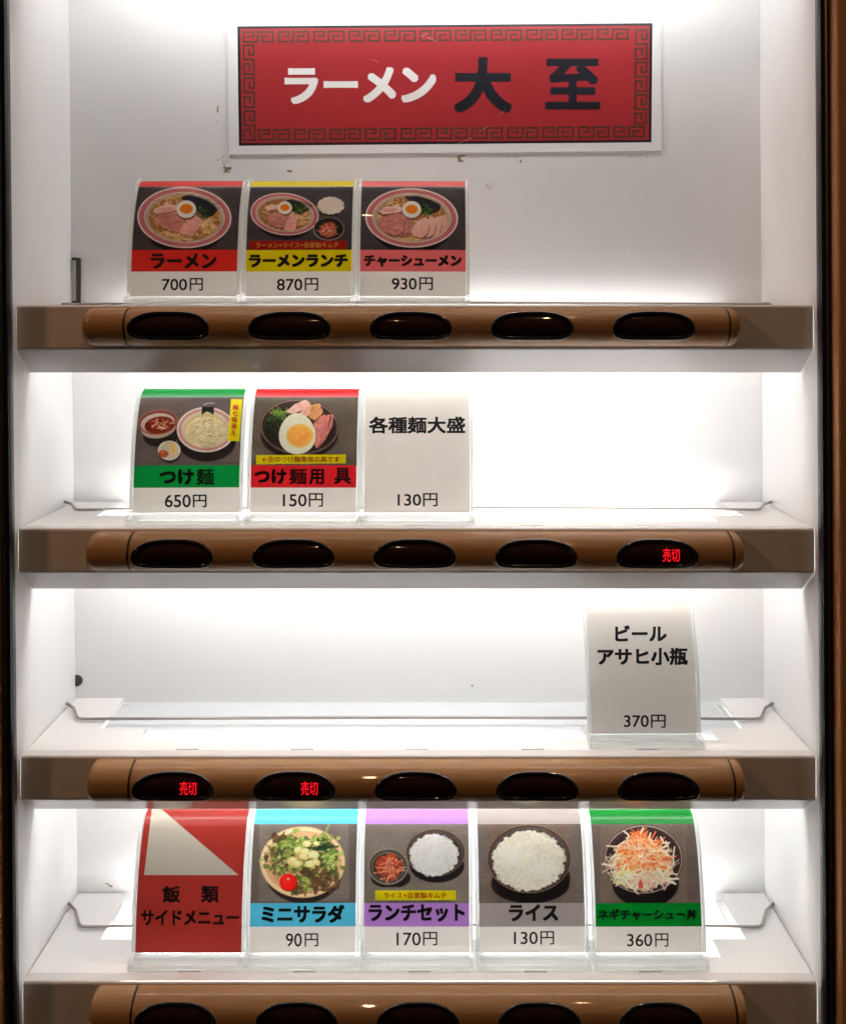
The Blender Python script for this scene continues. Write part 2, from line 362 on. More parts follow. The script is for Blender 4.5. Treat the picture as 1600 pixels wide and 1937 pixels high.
def wood(c, inner=None, base=(96, 86, 80), inner_col=(116, 104, 96)):
    c.grain(base, .07, 130)
    if inner:
        x0, y0, x1, y1 = inner; c.poly([(x0, y0), (x1, y0), (x1 + 6, y1), (x0 - 6, y1)], inner_col, .8)
        for _ in range(60):
            y = c.rng.uniform(y0, y1); x = c.rng.uniform(x0, x1 - 80); c.line([(x, y), (min(x1, x + c.rng.uniform(60, 260)), y + c.rng.uniform(-4, 4))], 3, ((92, 82, 76), (132, 120, 110))[c.rng.integers(2)], .35)
def kimchi(c, x, y, rx, ry):
    c.blob(x, y, rx, ry, (150, 62, 34), .15)
    c.strands(70, x, y, rx * .75, ry * .75, [(190, 104, 76), (160, 70, 46), (206, 136, 104), (112, 44, 30), (196, 118, 90), (214, 156, 128)], (rx*.25, rx*.8), (rx*.06, rx*.16), 1.0)

def paint_ramen(bx):
    c = Canvas(bx, 240, 340, .1375, (66, 58, 60)); c.grain((66, 58, 60), .08)
    ramen_bowl(c, 793, 515, 648, 422, .03)
    c.strands(200, 793, 520, 470, 320, NOOD, (70, 190), (11, 18), .8)
    c.strands(60, 1130, 640, 130, 110, NOOD[:5], (80, 190), (12, 18), .8); c.strands(60, 620, 770, 230, 60, NOOD[:5], (90, 200), (12, 18), .5, .35)
    c.strands(50, 600, 240, 180, 50, NOOD, (50, 130), (9, 14), 1.1); c.ell(1180, 470, 90, 60, (186, 120, 60), 0, .5, 8)
    nori(c, [(745, 245), (850, 190), (1040, 215), (1120, 255), (1295, 300), (1285, 385), (1230, 440), (1180, 500), (1060, 520), (940, 400), (800, 300)])
    greens(c, 1060, 470, 90, 70, 60); c.ell(1010, 385, 24, 18, (70, 110, 48), 0, .8)
    meat(c, [(360, 440), (380, 400), (470, 355), (600, 330), (700, 345), (690, 410), (600, 440), (420, 465)], (222, 176, 160), (206, 130, 128), (236, 198, 184)); c.ell(545, 400, 100, 26, (212, 138, 138), -.1, .7, 3)
    meat(c, [(405, 520), (440, 475), (560, 455), (690, 440), (760, 540), (790, 600), (780, 670), (700, 720), (560, 680), (420, 620), (385, 570)], (190, 118, 108), (164, 88, 80), (214, 152, 138))
    meat(c, [(785, 600), (830, 540), (930, 480), (1010, 515), (1035, 560), (990, 670), (905, 780), (740, 740), (720, 700)], (220, 150, 138), (204, 120, 112), (236, 184, 170))
    egg(c, 820, 402, 135, 122); c.strands(10, 1080, 600, 60, 40, [(240, 190, 150)], (60, 120), (12, 16), .6); c.clip = None; c.tone(.03); return c
def paint_chashu(bx):
    c = Canvas(bx, 640, 330, .28125, (64, 57, 60)); c.grain((64, 57, 60), .08)
    ramen_bowl(c, 492, 290, 312, 200, .03); c.strands(210, 490, 290, 225, 150, NOOD, (34, 90), (5, 9), .8); c.strands(40, 350, 170, 60, 28, NOOD, (30, 70), (5, 7), 1); c.strands(34, 480, 430, 110, 14, NOOD[:3], (30, 80), (5, 7), .6)
    nori(c, [(440, 145), (470, 125), (560, 150), (640, 170), (690, 195), (680, 240), (600, 275), (540, 230)]); greens(c, 590, 240, 34, 26, 40)
    meat(c, [(272, 245), (310, 215), (400, 208), (432, 225), (420, 250), (300, 268)], (222, 176, 165), (206, 130, 128), (236, 198, 184)); c.ell(350, 236, 48, 12, (208, 130, 134), -.08, .7, 2)
    p = [(250, 335), (300, 285), (400, 258), (440, 300), (440, 380), (380, 412), (300, 380)]
    for dx in (56, 30, 0): meat(c, [(x + dx, y + dx * .15) for x, y in p], (190 - dx * .3, 116, 108), (158, 84, 76), (214, 148, 136))
    q = [(490, 350), (530, 290), (590, 265), (610, 320), (595, 380), (560, 405), (500, 392)]
    for dx in (135, 90, 48, 0): meat(c, [(x + dx * .95, y - dx * .06 + (10 if dx > 100 else 20)) for x, y in q], (218, 164, 150), (204, 134, 124), (232, 194, 180))
    egg(c, 492, 234, 63, 57); c.clip = None; c.tone(.03); return c
def paint_lunch(bx):
    c = Canvas(bx, 230, 330, .28125, (62, 56, 60)); c.grain((62, 56, 60), .08)
    ramen_bowl(c, 1098, 264, 230, 142, .10); c.strands(160, 1098, 270, 165, 105, NOOD, (26, 70), (4, 7), .8); c.strands(50, 1230, 300, 40, 40, NOOD[:3], (20, 60), (4, 6), 1)
    nori(c, [(1105, 175), (1150, 160), (1290, 205), (1270, 235), (1200, 270), (1140, 225)]); greens(c, 1190, 235, 26, 20, 26)
    meat(c, [(970, 215), (1010, 198), (1060, 205), (1050, 232), (980, 240)], (222, 176, 160), (206, 130, 128), (236, 198, 184))
    meat(c, [(980, 290), (1010, 262), (1080, 258), (1118, 300), (1110, 350), (1060, 358), (1000, 330)], (190, 118, 108), (164, 88, 80), (214, 152, 138))
    meat(c, [(1120, 300), (1150, 245), (1190, 285), (1170, 370), (1130, 378), (1090, 370)], (222, 156, 144), (204, 120, 112), (236, 184, 170)); egg(c, 1100, 222, 48, 43); c.clip = None
    c.ell(1410, 235, 80, 44, (26, 22, 24), 0, .8, 3); rice(c, 1408, 208, 90, 58, (222, 208, 192), 120, .09)
    c.ell(1395, 365, 104, 78, (150, 144, 140)); c.ell(1395, 363, 98, 73, (26, 22, 22)); kimchi(c, 1390, 370, 62, 52); c.tone(.03); return c
def paint_tsukemen(bx):
    c = Canvas(bx, 250, 735, .1375, (84, 72, 68)); wood(c, (130, 175, 1480, 1010), (84, 72, 68), (92, 80, 74))
    c.ell(400, 640, 245, 160, (24, 18, 18), -.1, .85, 5); c.ell(1030, 720, 400, 285, (26, 20, 20), 0, .9, 5); c.ell(520, 890, 150, 130, (30, 24, 22), 0, .8, 4)
    c.ell(370, 540, 240, 140, (168, 148, 128), -.18); c.ell(360, 460, 274, 172, (150, 96, 74), -.12); c.ell(360, 460, 262, 160, (112, 50, 38), -.12)
    c.ell(358, 475, 236, 138, (176, 160, 150), -.12); c.ell(380, 500, 205, 118, (104, 26, 12), -.14, 1, 3)
    c.clip = c.mask_ell(380, 500, 205, 118, -.14)
    for _ in range(46): c.ell(c.rng.normal(370, 110), c.rng.normal(500, 70), 34, 12, ((150, 48, 18), (70, 14, 8), (176, 76, 40))[c.rng.integers(3)], c.rng.uniform(-1, 1), .5, 3)
    c.strands(22, 400, 490, 130, 70, [(214, 190, 168), (190, 150, 120)], (30, 100), (7, 14), .8); c.clip = None
    c.ell(1020, 565, 400, 312, (220, 208, 200)); c.ell(1020, 563, 380, 292, (184, 128, 120)); c.ell(1020, 566, 338, 256, (190, 178, 158)); c.ell(1018, 580, 300, 236, (186, 162, 112), 0, 1, 4)
    c.clip = c.mask_ell(1012, 590, 300, 232)
    c.ell(1010, 600, 280, 212, (206, 188, 144), 0, 1, 5); c.strands(420, 1010, 600, 255, 190, [(212, 196, 154), (204, 186, 142), (220, 206, 168), (192, 172, 126), (210, 192, 148)], (60, 160), (9, 13), .7, .6)
    c.strands(26, 1010, 600, 230, 180, [(120, 92, 52)], (14, 40), (6, 9), .4, .5); c.clip = None
    c.poly([(965, 250), (1130, 250), (1128, 362), (1075, 330), (1030, 315), (960, 365)], (26, 24, 24)); c.line([(985, 225), (1050, 200), (1135, 205)], 14, (176, 168, 160), .8); c.line([(990, 350), (1020, 330), (1050, 345)], 12, (200, 184, 150))
    c.ell(513, 850, 155, 135, (216, 206, 190)); c.ell(513, 850, 138, 118, (196, 180, 160)); c.ell(480, 800, 60, 80, (184, 172, 140), .3, .9, 4); c.poly([(530, 730), (590, 760), (600, 860), (560, 930), (545, 850)], (214, 166, 84)); c.blob(435, 895, 68, 52, (150, 66, 34), .15); c.blob(425, 880, 30, 22, (186, 96, 54), .2)
    c.tone(.03); return c
def paint_toppings(bx):
    c = Canvas(bx, 470, 735, .1375, (86, 76, 66)); wood(c, (130, 140, 1470, 900), (86, 76, 66), (90, 80, 70))
    c.ell(700, 640, 530, 330, (24, 18, 18), .0, .9, 6); c.ell(700, 525, 545, 385, (74, 52, 46), .05); c.ell(700, 525, 530, 372, (152, 130, 118), .05, .8); c.ell(700, 528, 520, 362, (54, 36, 34), .05); c.ell(700, 560, 480, 320, (40, 27, 26), .05, .9, 6)
    greens(c, 390, 440, 140, 130, 180); c.strands(60, 340, 560, 90, 120, [(26, 36, 22), (44, 44, 34), (20, 24, 18)], (50, 120), (10, 22), .8); c.strands(26, 460, 330, 90, 30, [(96, 124, 44), (120, 146, 60)], (60, 120), (10, 18), .6)
    meat(c, [(510, 320), (640, 210), (790, 150), (850, 200), (800, 260), (620, 350)], (214, 168, 152), (196, 128, 122), (234, 204, 190))
    meat(c, [(700, 330), (850, 200), (870, 240), (830, 370), (760, 400)], (212, 160, 134), (190, 120, 100), (230, 196, 172))
    meat(c, [(820, 370), (870, 220), (980, 200), (1000, 250), (930, 330), (860, 420)], (196, 138, 88), (160, 98, 56), (222, 172, 118))
    meat(c, [(870, 400), (950, 290), (1010, 265), (1025, 330), (960, 400), (900, 440)], (194, 136, 88), (160, 98, 56), (222, 172, 118))
    for dx in (110, 60, 0): meat(c, [(900 + dx, 470), (990 + dx*.9, 380), (1060 + dx, 350), (1050 + dx*.9, 520), (1000 + dx*.5, 700), (930 + dx*.2, 820), (890, 700)], (192, 116, 106), (160, 82, 76), (216, 150, 138))
    c.poly([(1120, 380), (1145, 380), (1110, 520), (1095, 530)], (60, 30, 28), .8)
    c.poly([(670 + (250 if math.cos(t) > 0 else 252) * math.cos(t) * (1 + .10 * math.sin(t)), 620 + (282 if math.sin(t) > 0 else 284) * math.sin(t)) for t in [i * .105 for i in range(60)]], (226, 214, 186))
    c.ell(668, 640, 215, 215, (232, 222, 198), 0, .6, 12); c.ell(703, 648, 184, 164, (240, 176, 84), -.1, 1, 5); c.ell(700, 650, 160, 136, (238, 148, 62), -.1, .9, 10)
    for _ in range(30): c.ell(c.rng.normal(700, 70), c.rng.normal(650, 60), 30, 16, ((246, 176, 90), (228, 124, 50))[c.rng.integers(2)], c.rng.uniform(-1, 1), .4, 4)
    c.tone(.03); return c
def paint_salad(bx):
    c = Canvas(bx, 230, 1500, .28125, (98, 88, 84)); wood(c, (930, 210, 1528, 730))
    c.ell(1225, 530, 260, 215, (28, 22, 22), 0, .9, 5); c.ell(1220, 468, 286, 240, (214, 176, 132)); c.ell(1220, 466, 274, 228, (232, 200, 160)); c.ell(1222, 470, 262, 214, (206, 160, 120), 0, 1, 4); c.ell(1230, 500, 225, 180, (184, 138, 100), 0, .8, 10)
    G = [(120, 142, 60), (92, 112, 50), (158, 178, 90), (66, 80, 40), (140, 160, 74), (184, 196, 112), (104, 104, 60)]; R = [(96, 66, 46), (78, 50, 38), (110, 82, 50), (66, 60, 36)]
    for (x, y, rx, ry, C, n) in [(1080, 320, 60, 50, R, 40), (1040, 420, 70, 80, G + R, 80), (1170, 350, 110, 70, G, 110), (1340, 340, 90, 60, G, 80), (1400, 460, 70, 80, G, 90), (1100, 500, 90, 60, G + R, 80), (1250, 520, 120, 70, G + R[:2], 100), (1330, 590, 110, 70, R, 90), (1200, 620, 60, 60, G[:3] + R, 60)]:
        for _ in range(n // 2): c.blob(c.rng.normal(x, rx * .5), c.rng.normal(y, ry * .5), c.rng.uniform(12, 32), c.rng.uniform(8, 22), C[c.rng.integers(len(C))], .35, 12, c.rng.uniform(0, 3), .85)
        c.strands(n // 2, x, y, rx * .9, ry * .9, C, (14, 46), (4, 9), 1.4)
    c.strands(16, 1350, 370, 40, 16, [(40, 62, 40), (30, 48, 34)], (40, 80), (10, 16), .5)
    for x, y, r in [(1250, 345, 26), (1312, 345, 20), (1190, 385, 30), (1240, 400, 34), (1290, 420, 32), (1160, 460, 34), (1185, 480, 26), (1275, 480, 34), (1310, 470, 24), (1225, 430, 26)]:
        c.blob(x + 2, y + 5, r, r * .8, (120, 104, 50), .2, 9, 0, .7); c.blob(x, y, r * 1.15, r * .95, (224, 198, 130), .25, 7); c.blob(x - 3, y - 5, r * .75, r * .5, (240, 222, 166), .3, 7)
    c.ell(1124, 605, 60, 60, (150, 20, 14)); c.ell(1122, 600, 57, 56, (208, 28, 20)); c.ell(1116, 590, 30, 26, (228, 48, 34), 0, .7, 4); c.ell(1122, 580, 8, 6, (250, 190, 180)); c.tone(.03); return c
def bowl_dark(c, x, y, rx, ry, rim=(120, 92, 74)):
    c.ell(x + rx * .05, y + ry * .55, rx * .92, ry * .72, (22, 18, 20), 0, .95, 4); c.ell(x, y, rx, ry, rim); c.ell(x, y, rx * .975, ry * .97, (40, 33, 32)); c.ell(x, y, rx * .95, ry * .94, (74, 62, 56)); c.ell(x, y + ry * .04, rx * .86, ry * .84, (40, 34, 33), 0, .9, 5)
    for _ in range(60): c.ell(c.rng.normal(x, rx * .6), y - ry * c.rng.uniform(.55, .9), rx * .06, ry * .03, (94, 80, 70), .3, .25)
def paint_set(bx):
    c = Canvas(bx, 660, 1500, .2875, (102, 92, 86)); wood(c, (110, 190, 785, 622), (102, 92, 86), (112, 102, 94))
    bowl_dark(c, 570, 395, 194, 155); rice(c, 560, 413, 158, 138, (216, 213, 206), 300, .06)
    c.ell(275, 560, 130, 70, (24, 20, 20), 0, .9, 4); c.ell(258, 485, 134, 122, (118, 112, 100)); c.ell(258, 485, 122, 110, (58, 54, 48)); c.ell(258, 487, 110, 98, (92, 86, 74)); c.ell(258, 489, 100, 90, (44, 38, 34)); kimchi(c, 270, 490, 86, 88)
    c.poly([(95, 622), (790, 622), (795, 715), (95, 715)], (108, 100, 86)); c.tone(.03); return c
def paint_rice(bx):
    c = Canvas(bx, 660, 1500, .2875, (98, 88, 82)); wood(c, (908, 195, 1465, 695), (98, 88, 82), (104, 86, 74))
    c.ell(1195, 600, 258, 130, (22, 17, 17), 0, .9, 4); bowl_dark(c, 1188, 435, 276, 226); rice(c, 1185, 450, 236, 196, (224, 216, 196), 460, .06); c.tone(.03); return c
def paint_negi(bx):
    c = Canvas(bx, 1110, 1540, .1375, (96, 82, 72)); wood(c, (190, 150, 1370, 1210), (96, 82, 76), (108, 94, 82))
    c.ell(810, 960, 455, 330, (22, 17, 18), 0, .95, 6); c.ell(780, 630, 545, 478, (30, 22, 22)); c.ell(780, 628, 535, 468, (190, 172, 158)); c.ell(780, 628, 524, 456, (60, 42, 40)); c.ell(780, 650, 500, 430, (44, 30, 30), 0, .9, 8)
    c.blob(760, 700, 410, 360, (190, 160, 130), .08, 60)
    P = [(226, 208, 178), (238, 222, 196), (206, 180, 146), (224, 200, 160), (200, 190, 140), (216, 170, 150)]; O = [(222, 112, 50), (236, 132, 70), (206, 88, 36), (240, 160, 110), (214, 96, 52)]
    c.strands(340, 750, 690, 400, 330, P, (70, 200), (12, 26), .9); c.poly([(560, 470), (650, 300), (770, 200), (830, 330), (960, 480)], (214, 130, 80), .8)
    c.strands(200, 760, 520, 300, 220, O, (60, 160), (14, 30), .7); c.strands(70, 980, 640, 150, 140, O, (60, 150), (14, 28), .7); c.strands(60, 600, 700, 140, 130, O, (60, 150), (14, 28), .7); c.strands(60, 740, 300, 70, 80, O, (50, 110), (12, 22), .7)
    c.strands(150, 760, 660, 390, 330, P, (80, 200), (8, 15), .9, al=.85); c.strands(40, 500, 880, 120, 60, P[:2] + [(214, 208, 140)], (60, 150), (14, 26), .7); c.strands(40, 1050, 880, 110, 70, P[:3] + [(206, 150, 150)], (80, 170), (16, 28), .5)
    for a in ([(280, 440), (420, 450), (520, 380)], [(510, 235), (580, 290), (560, 370)], [(215, 690), (320, 715), (400, 690)], [(780, 190), (740, 270)], [(1020, 320), (1060, 400), (1140, 400)], [(1210, 460), (1190, 600), (1200, 700)], [(880, 265), (860, 330), (900, 380)]): c.line(a, 22, (226, 206, 180))
    c.poly([(710, 960), (745, 890), (780, 980), (770, 1020), (720, 1030)], (196, 60, 62), .9); c.tone(.03); return c

# ------------------------------------------------------------------ rows
SHELF_Z = [53.0, -368.0, -797.0, -1223.0]      # front top edge of each shelf, in front-plane pixels above the view axis
LEAN = [0.0, 4.0, 6.0, 10.0]                   # the cabinet leans a little to the right towards its foot
XL, XR = -780.0, 725.0                         # inner faces of the side panels
D_BACK = 0.0727
def lean(z): return 0.0098 * (53.0 - z)

# ------------------------------------------------------------------ the machine
machine = empty('ticket_machine', W(0, -1700, 0.0), 'ticket vending machine cabinet with lit white interior and brown door frame', 'vending machine')
def part(name, bm, mat, parent=machine, smooth=False):
    o = from_bm(name, bm, mat, parent, smooth)
    o.matrix_parent_inverse = parent.matrix_basis.inverted() if parent else o.matrix_parent_inverse
    return o
ZT, ZB = 960.0, -1700.0
bm = bmesh.new()
a = W(XL - 60, ZB, D_BACK); b = W(XR + 60, ZT, D_BACK + 0.0015); box(bm, a, b); part('back_panel', bm, M['back'])
for side, X in ((-1, XL), (1, XR)):            # side walls, leaning slightly
    bm = bmesh.new(); t = 1.2 * 3.8 * side
    vs = []
    for z in (ZT, ZB):
        lx = lean(z) * (1.0 if side < 0 else 0.6)
        for xx, d in ((X + lx, -0.006), (X + lx, D_BACK - 0.0002), (X + lx + t, D_BACK - 0.0002), (X + lx + t, -0.006)):
            vs.append(bm.verts.new(W(xx, z, d)))
    for f in ((0,1,5,4),(1,2,6,5),(2,3,7,6),(3,0,4,7),(0,3,2,1),(4,5,6,7)): bm.faces.new([vs[i] for i in f])
    fix(bm); part('side_panel', bm, M['wall'])
    # rubber gasket along the front edge of the wall: a lip and a round bead
    for nm, r, off, d in (('gasket', 7.0, 6.5, -0.0075),):
        bm = bmesh.new(); rings = []
        for z in (ZT, ZB):
            lx = lean(z) * (1.0 if side < 0 else 0.6); ring = []
            prof = [(-1, -0.0062), (-1.5, -0.0085), (1.5, -0.0102), (4.0, -0.0098), (5.5, -0.0088), (7.5, -0.0088), (9.5, -0.0105), (12, -0.0112), (15, -0.0102), (17.5, -0.0078), (17.5, -0.0050), (5, -0.0050), (-1, -0.0056)]
            for xo, dd in prof: ring.append(bm.verts.new(W(X + lx + side * xo, z, dd)))
            rings.append(ring)
        n = len(prof)
        for k in range(n): bm.faces.new((rings[0][k], rings[0][(k+1) % n], rings[1][(k+1) % n], rings[1][k]))
        bm.faces.new(rings[0]); bm.faces.new(rings[1][::-1]); fix(bm); part('gasket', bm, M['rubber'])
    bm = bmesh.new(); rings = []
    prof = [(18.5, -0.004), (18.5, -0.0130), (19.2, -0.0150), (21, -0.0164), (24, -0.0170), (260, -0.0290), (260, -0.004)]
    for z in (ZT, ZB):
        lx = lean(z) * (1.0 if side < 0 else 0.6)
        rings.append([bm.verts.new(W(X + lx + side * xo, z, dd)) for xo, dd in prof])
    n = len(prof)
    for k in range(n): bm.faces.new((rings[0][k], rings[0][(k+1) % n], rings[1][(k+1) % n], rings[1][k]))
    bm.faces.new(rings[0]); bm.faces.new(rings[1][::-1]); fix(bm); part('door_frame', bm, M['frame'])

def lamp_tube(z, parent, x0, x1, mat='tube'):
    bm = bmesh.new(); tube(bm, [W(x0, z - 47, 0.0195), W(x1, z - 47, 0.0195)], 0.0042, 16); fix(bm); part('lamp_tube', bm, M[mat], parent, True)
    for xa, xb in ((x0 - 34, x0), (x1, x1 + 34)):
        bm = bmesh.new(); tube(bm, [W(xa, z - 47, 0.0195), W(xb, z - 47, 0.0195)], 0.0050, 14); fix(bm); part('lamp_holder', bm, M['cap'], parent)

FT = 0.0012
def fascia(bm, z, x0, x1):                     # folded sheet: front face and the lip that slants back under it
    zz = lambda q: H0 + (z - q) / S
    o = [(0.0042, zz(0)), (-0.0008, zz(0)), (-0.0016, zz(1.2)), (-0.0020, zz(4.0)), (-0.0020, zz(80)), (-0.0015, zz(84)), (0.0136, zz(129.5))]
    i = [(0.0144, zz(127.5)), (0.0004, zz(81)), (-0.0008, zz(78)), (-0.0008, zz(5)), (0.0, zz(4.4)), (0.0042, zz(4.4))]
    prism(bm, o + i, x0 / S, x1 / S)

# header with its own lamp, above the sign
bm = bmesh.new(); fascia(bm, 880, XL - 10, XR - 4); fix(bm); part('header', bm, M['shelf'])
bm = bmesh.new(); box(bm, W(XL - 10, 880, 0.0044), W(XR - 4, 875.5, D_BACK - 0.0004)); part('header_plate', bm, M['shelf'])
lamp_tube(880, machine, -690, 630, 'tube0')

# black latch, plug, pressed dimples and glue marks on the back panel
def back_quad(bm, x0, y0, x1, y1, d0, d1):
    A = back_proj(x0, y0, d0); B = back_proj(x1, y1, d0); box(bm, (A.x, d1, A.z), (B.x, d0, B.z))
D1 = D_BACK - 0.00002
bm = bmesh.new(); back_quad(bm, 146.5, 488, 153, 573, D1, D_BACK - 0.0022); back_quad(bm, 138.5, 487, 146.3, 492, D1, D_BACK - 0.002); back_quad(bm, 138.5, 569, 146.3, 573, D1, D_BACK - 0.002); part('latch', bm, M['dark'])
def disc(bm, c, r, d, n=20, axis=-1):
    a = [bm.verts.new((c.x + r * math.cos(2*math.pi*k/n), c.y, c.z + r * math.sin(2*math.pi*k/n))) for k in range(n)]
    b = [bm.verts.new((p.co.x, c.y - d, p.co.z)) for p in a]
    for k in range(n): bm.faces.new((a[k], a[(k+1) % n], b[(k+1) % n], b[k]))
    bm.faces.new(b)
bm = bmesh.new(); disc(bm, back_proj(146, 1287, D1), 10.5 / S / 0.866, 0.001); fix(bm); part('plug', bm, M['dark'])
for x, y in ((922, 349), (1187, 478)):
    bm = bmesh.new(); c0 = back_proj(x, y, D1); n = 18
    rr = [(6.0, 0.0), (4.6, 0.0006), (3.0, 0.0004), (2.2, -0.0), (0.1, 0.0001)]
    rings = [[bm.verts.new((c0.x + r / S * math.cos(2*math.pi*k/n), c0.y - h - 0.00005, c0.z + r / S * math.sin(2*math.pi*k/n))) for k in range(n)] for r, h in rr]
    for p, q in zip(rings, rings[1:]):
        for k in range(n): bm.faces.new((p[k], p[(k+1) % n], q[(k+1) % n], q[k]))
    fix(bm); part('dimple', bm, M['wall'], smooth=True)
bm = bmesh.new()
for pts in ([(421, 316), (437, 315), (438, 320), (429, 322), (436, 325), (424, 326), (426, 319)], [(541, 321), (553, 322), (552, 325), (545, 325)], [(411, 199), (413, 200), (412, 212), (410, 211)],
            [(865, 294), (880, 292), (880, 294), (870, 296), (872, 303), (878, 303), (877, 305), (866, 306)], [(982, 301), (987, 304), (986, 309)], [(436, 294), (438, 296), (436, 298)], [(1003, 571), (1006, 572), (1004, 574)], [(892, 1295), (895, 1296), (894, 1299), (891, 1298)],
            [(198, 1671), (206, 1672), (207, 1674), (200, 1673)], [(203, 1676), (213, 1675), (210, 1679)], [(178, 950), (181, 950), (181, 952)], [(1120, 717), (1127, 718), (1122, 720)]):
    bm = bmesh.new(); bm.faces.new([bm.verts.new(back_proj(x, y, D_BACK - 0.0001)) for x, y in pts][::-1]); part('glue_residue', bm, M['resid'])
bm = bmesh.new(); rng = random.Random(3)
for cx, cy, sx, sy, n in ((425, 310, 14, 14, 26), (412, 215, 3, 30, 10), (872, 300, 8, 6, 8), (940, 296, 30, 4, 8), (985, 303, 6, 4, 5), (1246, 150, 2, 90, 12), (1210, 296, 20, 3, 6), (205, 1676, 10, 4, 8), (548, 322, 8, 3, 4)):
    for _ in range(n):
        x, y = rng.gauss(cx, sx * .5), rng.gauss(cy, sy * .5); q = rng.uniform(.6, 1.8); e = rng.uniform(.4, 1.2)
        bm.faces.new([bm.verts.new(back_proj(x + dx, y + dy, D_BACK - 0.00006 - 1e-7 * _)) for dx, dy in ((-q, e), (q, e * .4), (q * .6, -e), (-q * .7, -e))])
part('glue_smear', bm, M['dirt'])['kind'] = 'stuff'

# ------------------------------------------------------------------ the four shelves
BASES = [-477.0, -254.0, -31.0, 193.0, 417.0]  # holder positions along a shelf
shelf_labels = ['top white shelf under the three ramen price cards', 'second white shelf, under the dipping noodle cards and the 130 yen card',
                'third white shelf, nearly empty, with notched plate and a single beer card', 'bottom white shelf carrying the row of five side dish cards']
def make_shelf(r):
    z, ln = SHELF_Z[r], LEAN[r]
    root = empty('display_shelf', W(0, z, 0), shelf_labels[r], 'shelf', 'white display shelves inside the cabinet')
    xl, xr = XL + lean(z) + 2.5, XR + lean(z) * .6 - 2.5
    bm = bmesh.new(); fascia(bm, z, xl, xr); fix(bm); part('fascia', bm, M['fascia'], root)
    tabs = [(BASES[0] + BASES[1]) / 2 + ln + 2, (BASES[1] + BASES[2]) / 2 + ln + 6, (BASES[2] + BASES[3]) / 2 + ln + 5, (BASES[3] + BASES[4]) / 2 + ln + 5]
    if r == 2: tabs = [-358, -134, 90, 316]
    # slots: centres on each holder
    sl = [b + ln + q for b, q in zip(BASES, (8, 4, 1, 0, -4))]
    xs = sorted([xl, xl + 103, -569 + ln - 6, 560 + ln, xr - 93, xr] + [t + q for t in tabs for q in (-10.5, 10.5)] + [s + q for s in sl for q in (-22, 22)])
    ys = [0.0044, 0.0051, 0.0060, 0.0165, 0.0308, D_BACK - 0.0006]
    def solid(i, j):
        xm = (xs[i] + xs[i + 1]) / 2
        if j == 1: return not any(abs(xm - s) < 22 for s in sl)
        if j in (0, 2): return True
        if j == 3: return xm < -569 + ln - 6 or xm > 560 + ln or any(abs(xm - t) < 10.5 for t in tabs)
        return xm < xl + 103 or xm > xr - 93
    bm = bmesh.new(); cells(bm, [x / S for x in xs], ys, solid, H0 + z / S - 0.00002, 0.0011); fix(bm); part('shelf_plate', bm, M['shelf'], root)
    for x0, x1 in ((xl + 0.5, xl + 5), (xr - 5, xr - 0.5)):   # flange folded down along each end, added to darken the wall gap
        bm = bmesh.new(); box(bm, W(x0, z - 4.6, 0.0048), W(x1, z - 40, 0.062)); part('end_flange', bm, M['shelf'], root)
    if r in (0, 2):
        bm = bmesh.new(); box(bm, W(xl + 107, z - 9, 0.0072), W(xr - 97, z - 12, 0.0385 if r == 0 else D_BACK - 0.001)); part('added_diffuser', bm, M['diff2' if r == 0 else 'diff'], root)  # added sheet, controls how much tube light rises through the notches
    bm = bmesh.new(); box(bm, W(xl + 107, z - 5.4, 0.0045), W(xr - 97, z - 7, 0.0068)); part('slot_backing', bm, M['dark'], root)  # dark strip added below the slots to stand in for their shade
    # folded tabs beside the two rear tongues
    for x0, x1 in ((xl + 105, xl + 121), (xr - 111, xr - 95)):
        bm = bmesh.new(); box(bm, W(x0, z - 1, 0.0655), W(x1, z - 52, 0.0663), 0.0002); part('bracket', bm, M['wall'], root)
        bm = bmesh.new(); bm.faces.new([bm.verts.new(W(*p)) for p in ((x0, z - 2, 0.0653), (x0, z - 46, 0.0653), (x0, z - 2, 0.045))]); ex = bmesh.ops.extrude_face_region(bm, geom=bm.faces[:])
        bmesh.ops.translate(bm, vec=(0.0009 * (1 if x0 < 0 else -1), 0, 0), verts=[q for q in ex['geom'] if isinstance(q, bmesh.types.BMVert)]); fix(bm); part('gusset', bm, M['wall'], root)
    # support rod
    zr = z + 6
    pts = [(xl - 2, z + 9, 0.0585), (xl + 22, z + 9, 0.0520), (xl + 40, z + 7, 0.0432), (xl + 46, z + 6.5, 0.0405), (xl + 54, z + 6, 0.0392), (xl + 66, z + 6, 0.0389)]
    pts += [(xl + 66 + (xr - xl - 132) * q, z + 6 + 3.5 * math.sin(math.pi * q), 0.0389) for q in (.15, .3, .45, .6, .75, .9)]
    pts += [(xr - 66, z + 6, 0.0389), (xr - 54, z + 6, 0.0392), (xr - 46, z + 6.5, 0.0405), (xr - 40, z + 7, 0.0432), (xr - 22, z + 9, 0.0520), (xr + 2, z + 9, 0.0585)]
    bm = bmesh.new(); tube(bm, [W(*p) for p in pts], 0.00082, 10); fix(bm); part('support_rod', bm, M['wire'], root, True)
    # dark pierced holes in the side walls where the rod hooks in
    lamp_tube(z, root, -690 + ln, 630 + ln, ('tube1', 'tube', 'tube2', 'tube')[r])
    bm = bmesh.new(); rg = random.Random(20 + r)
    for _ in range(26):                        # dust along the front edge
        x = rg.uniform(xl + 30, xr - 30); d = rg.uniform(0.0001, 0.004); q = rg.uniform(.5, 1.6); zz = z + .3
        bm.faces.new([bm.verts.new(W(x + dx, zz, d + dy * 0.0002)) for dx, dy in ((-q, -1), (q, -.6), (q * .6, 1), (-q * .5, .7))])
    part('dust', bm, M['speck'], root)['kind'] = 'stuff'
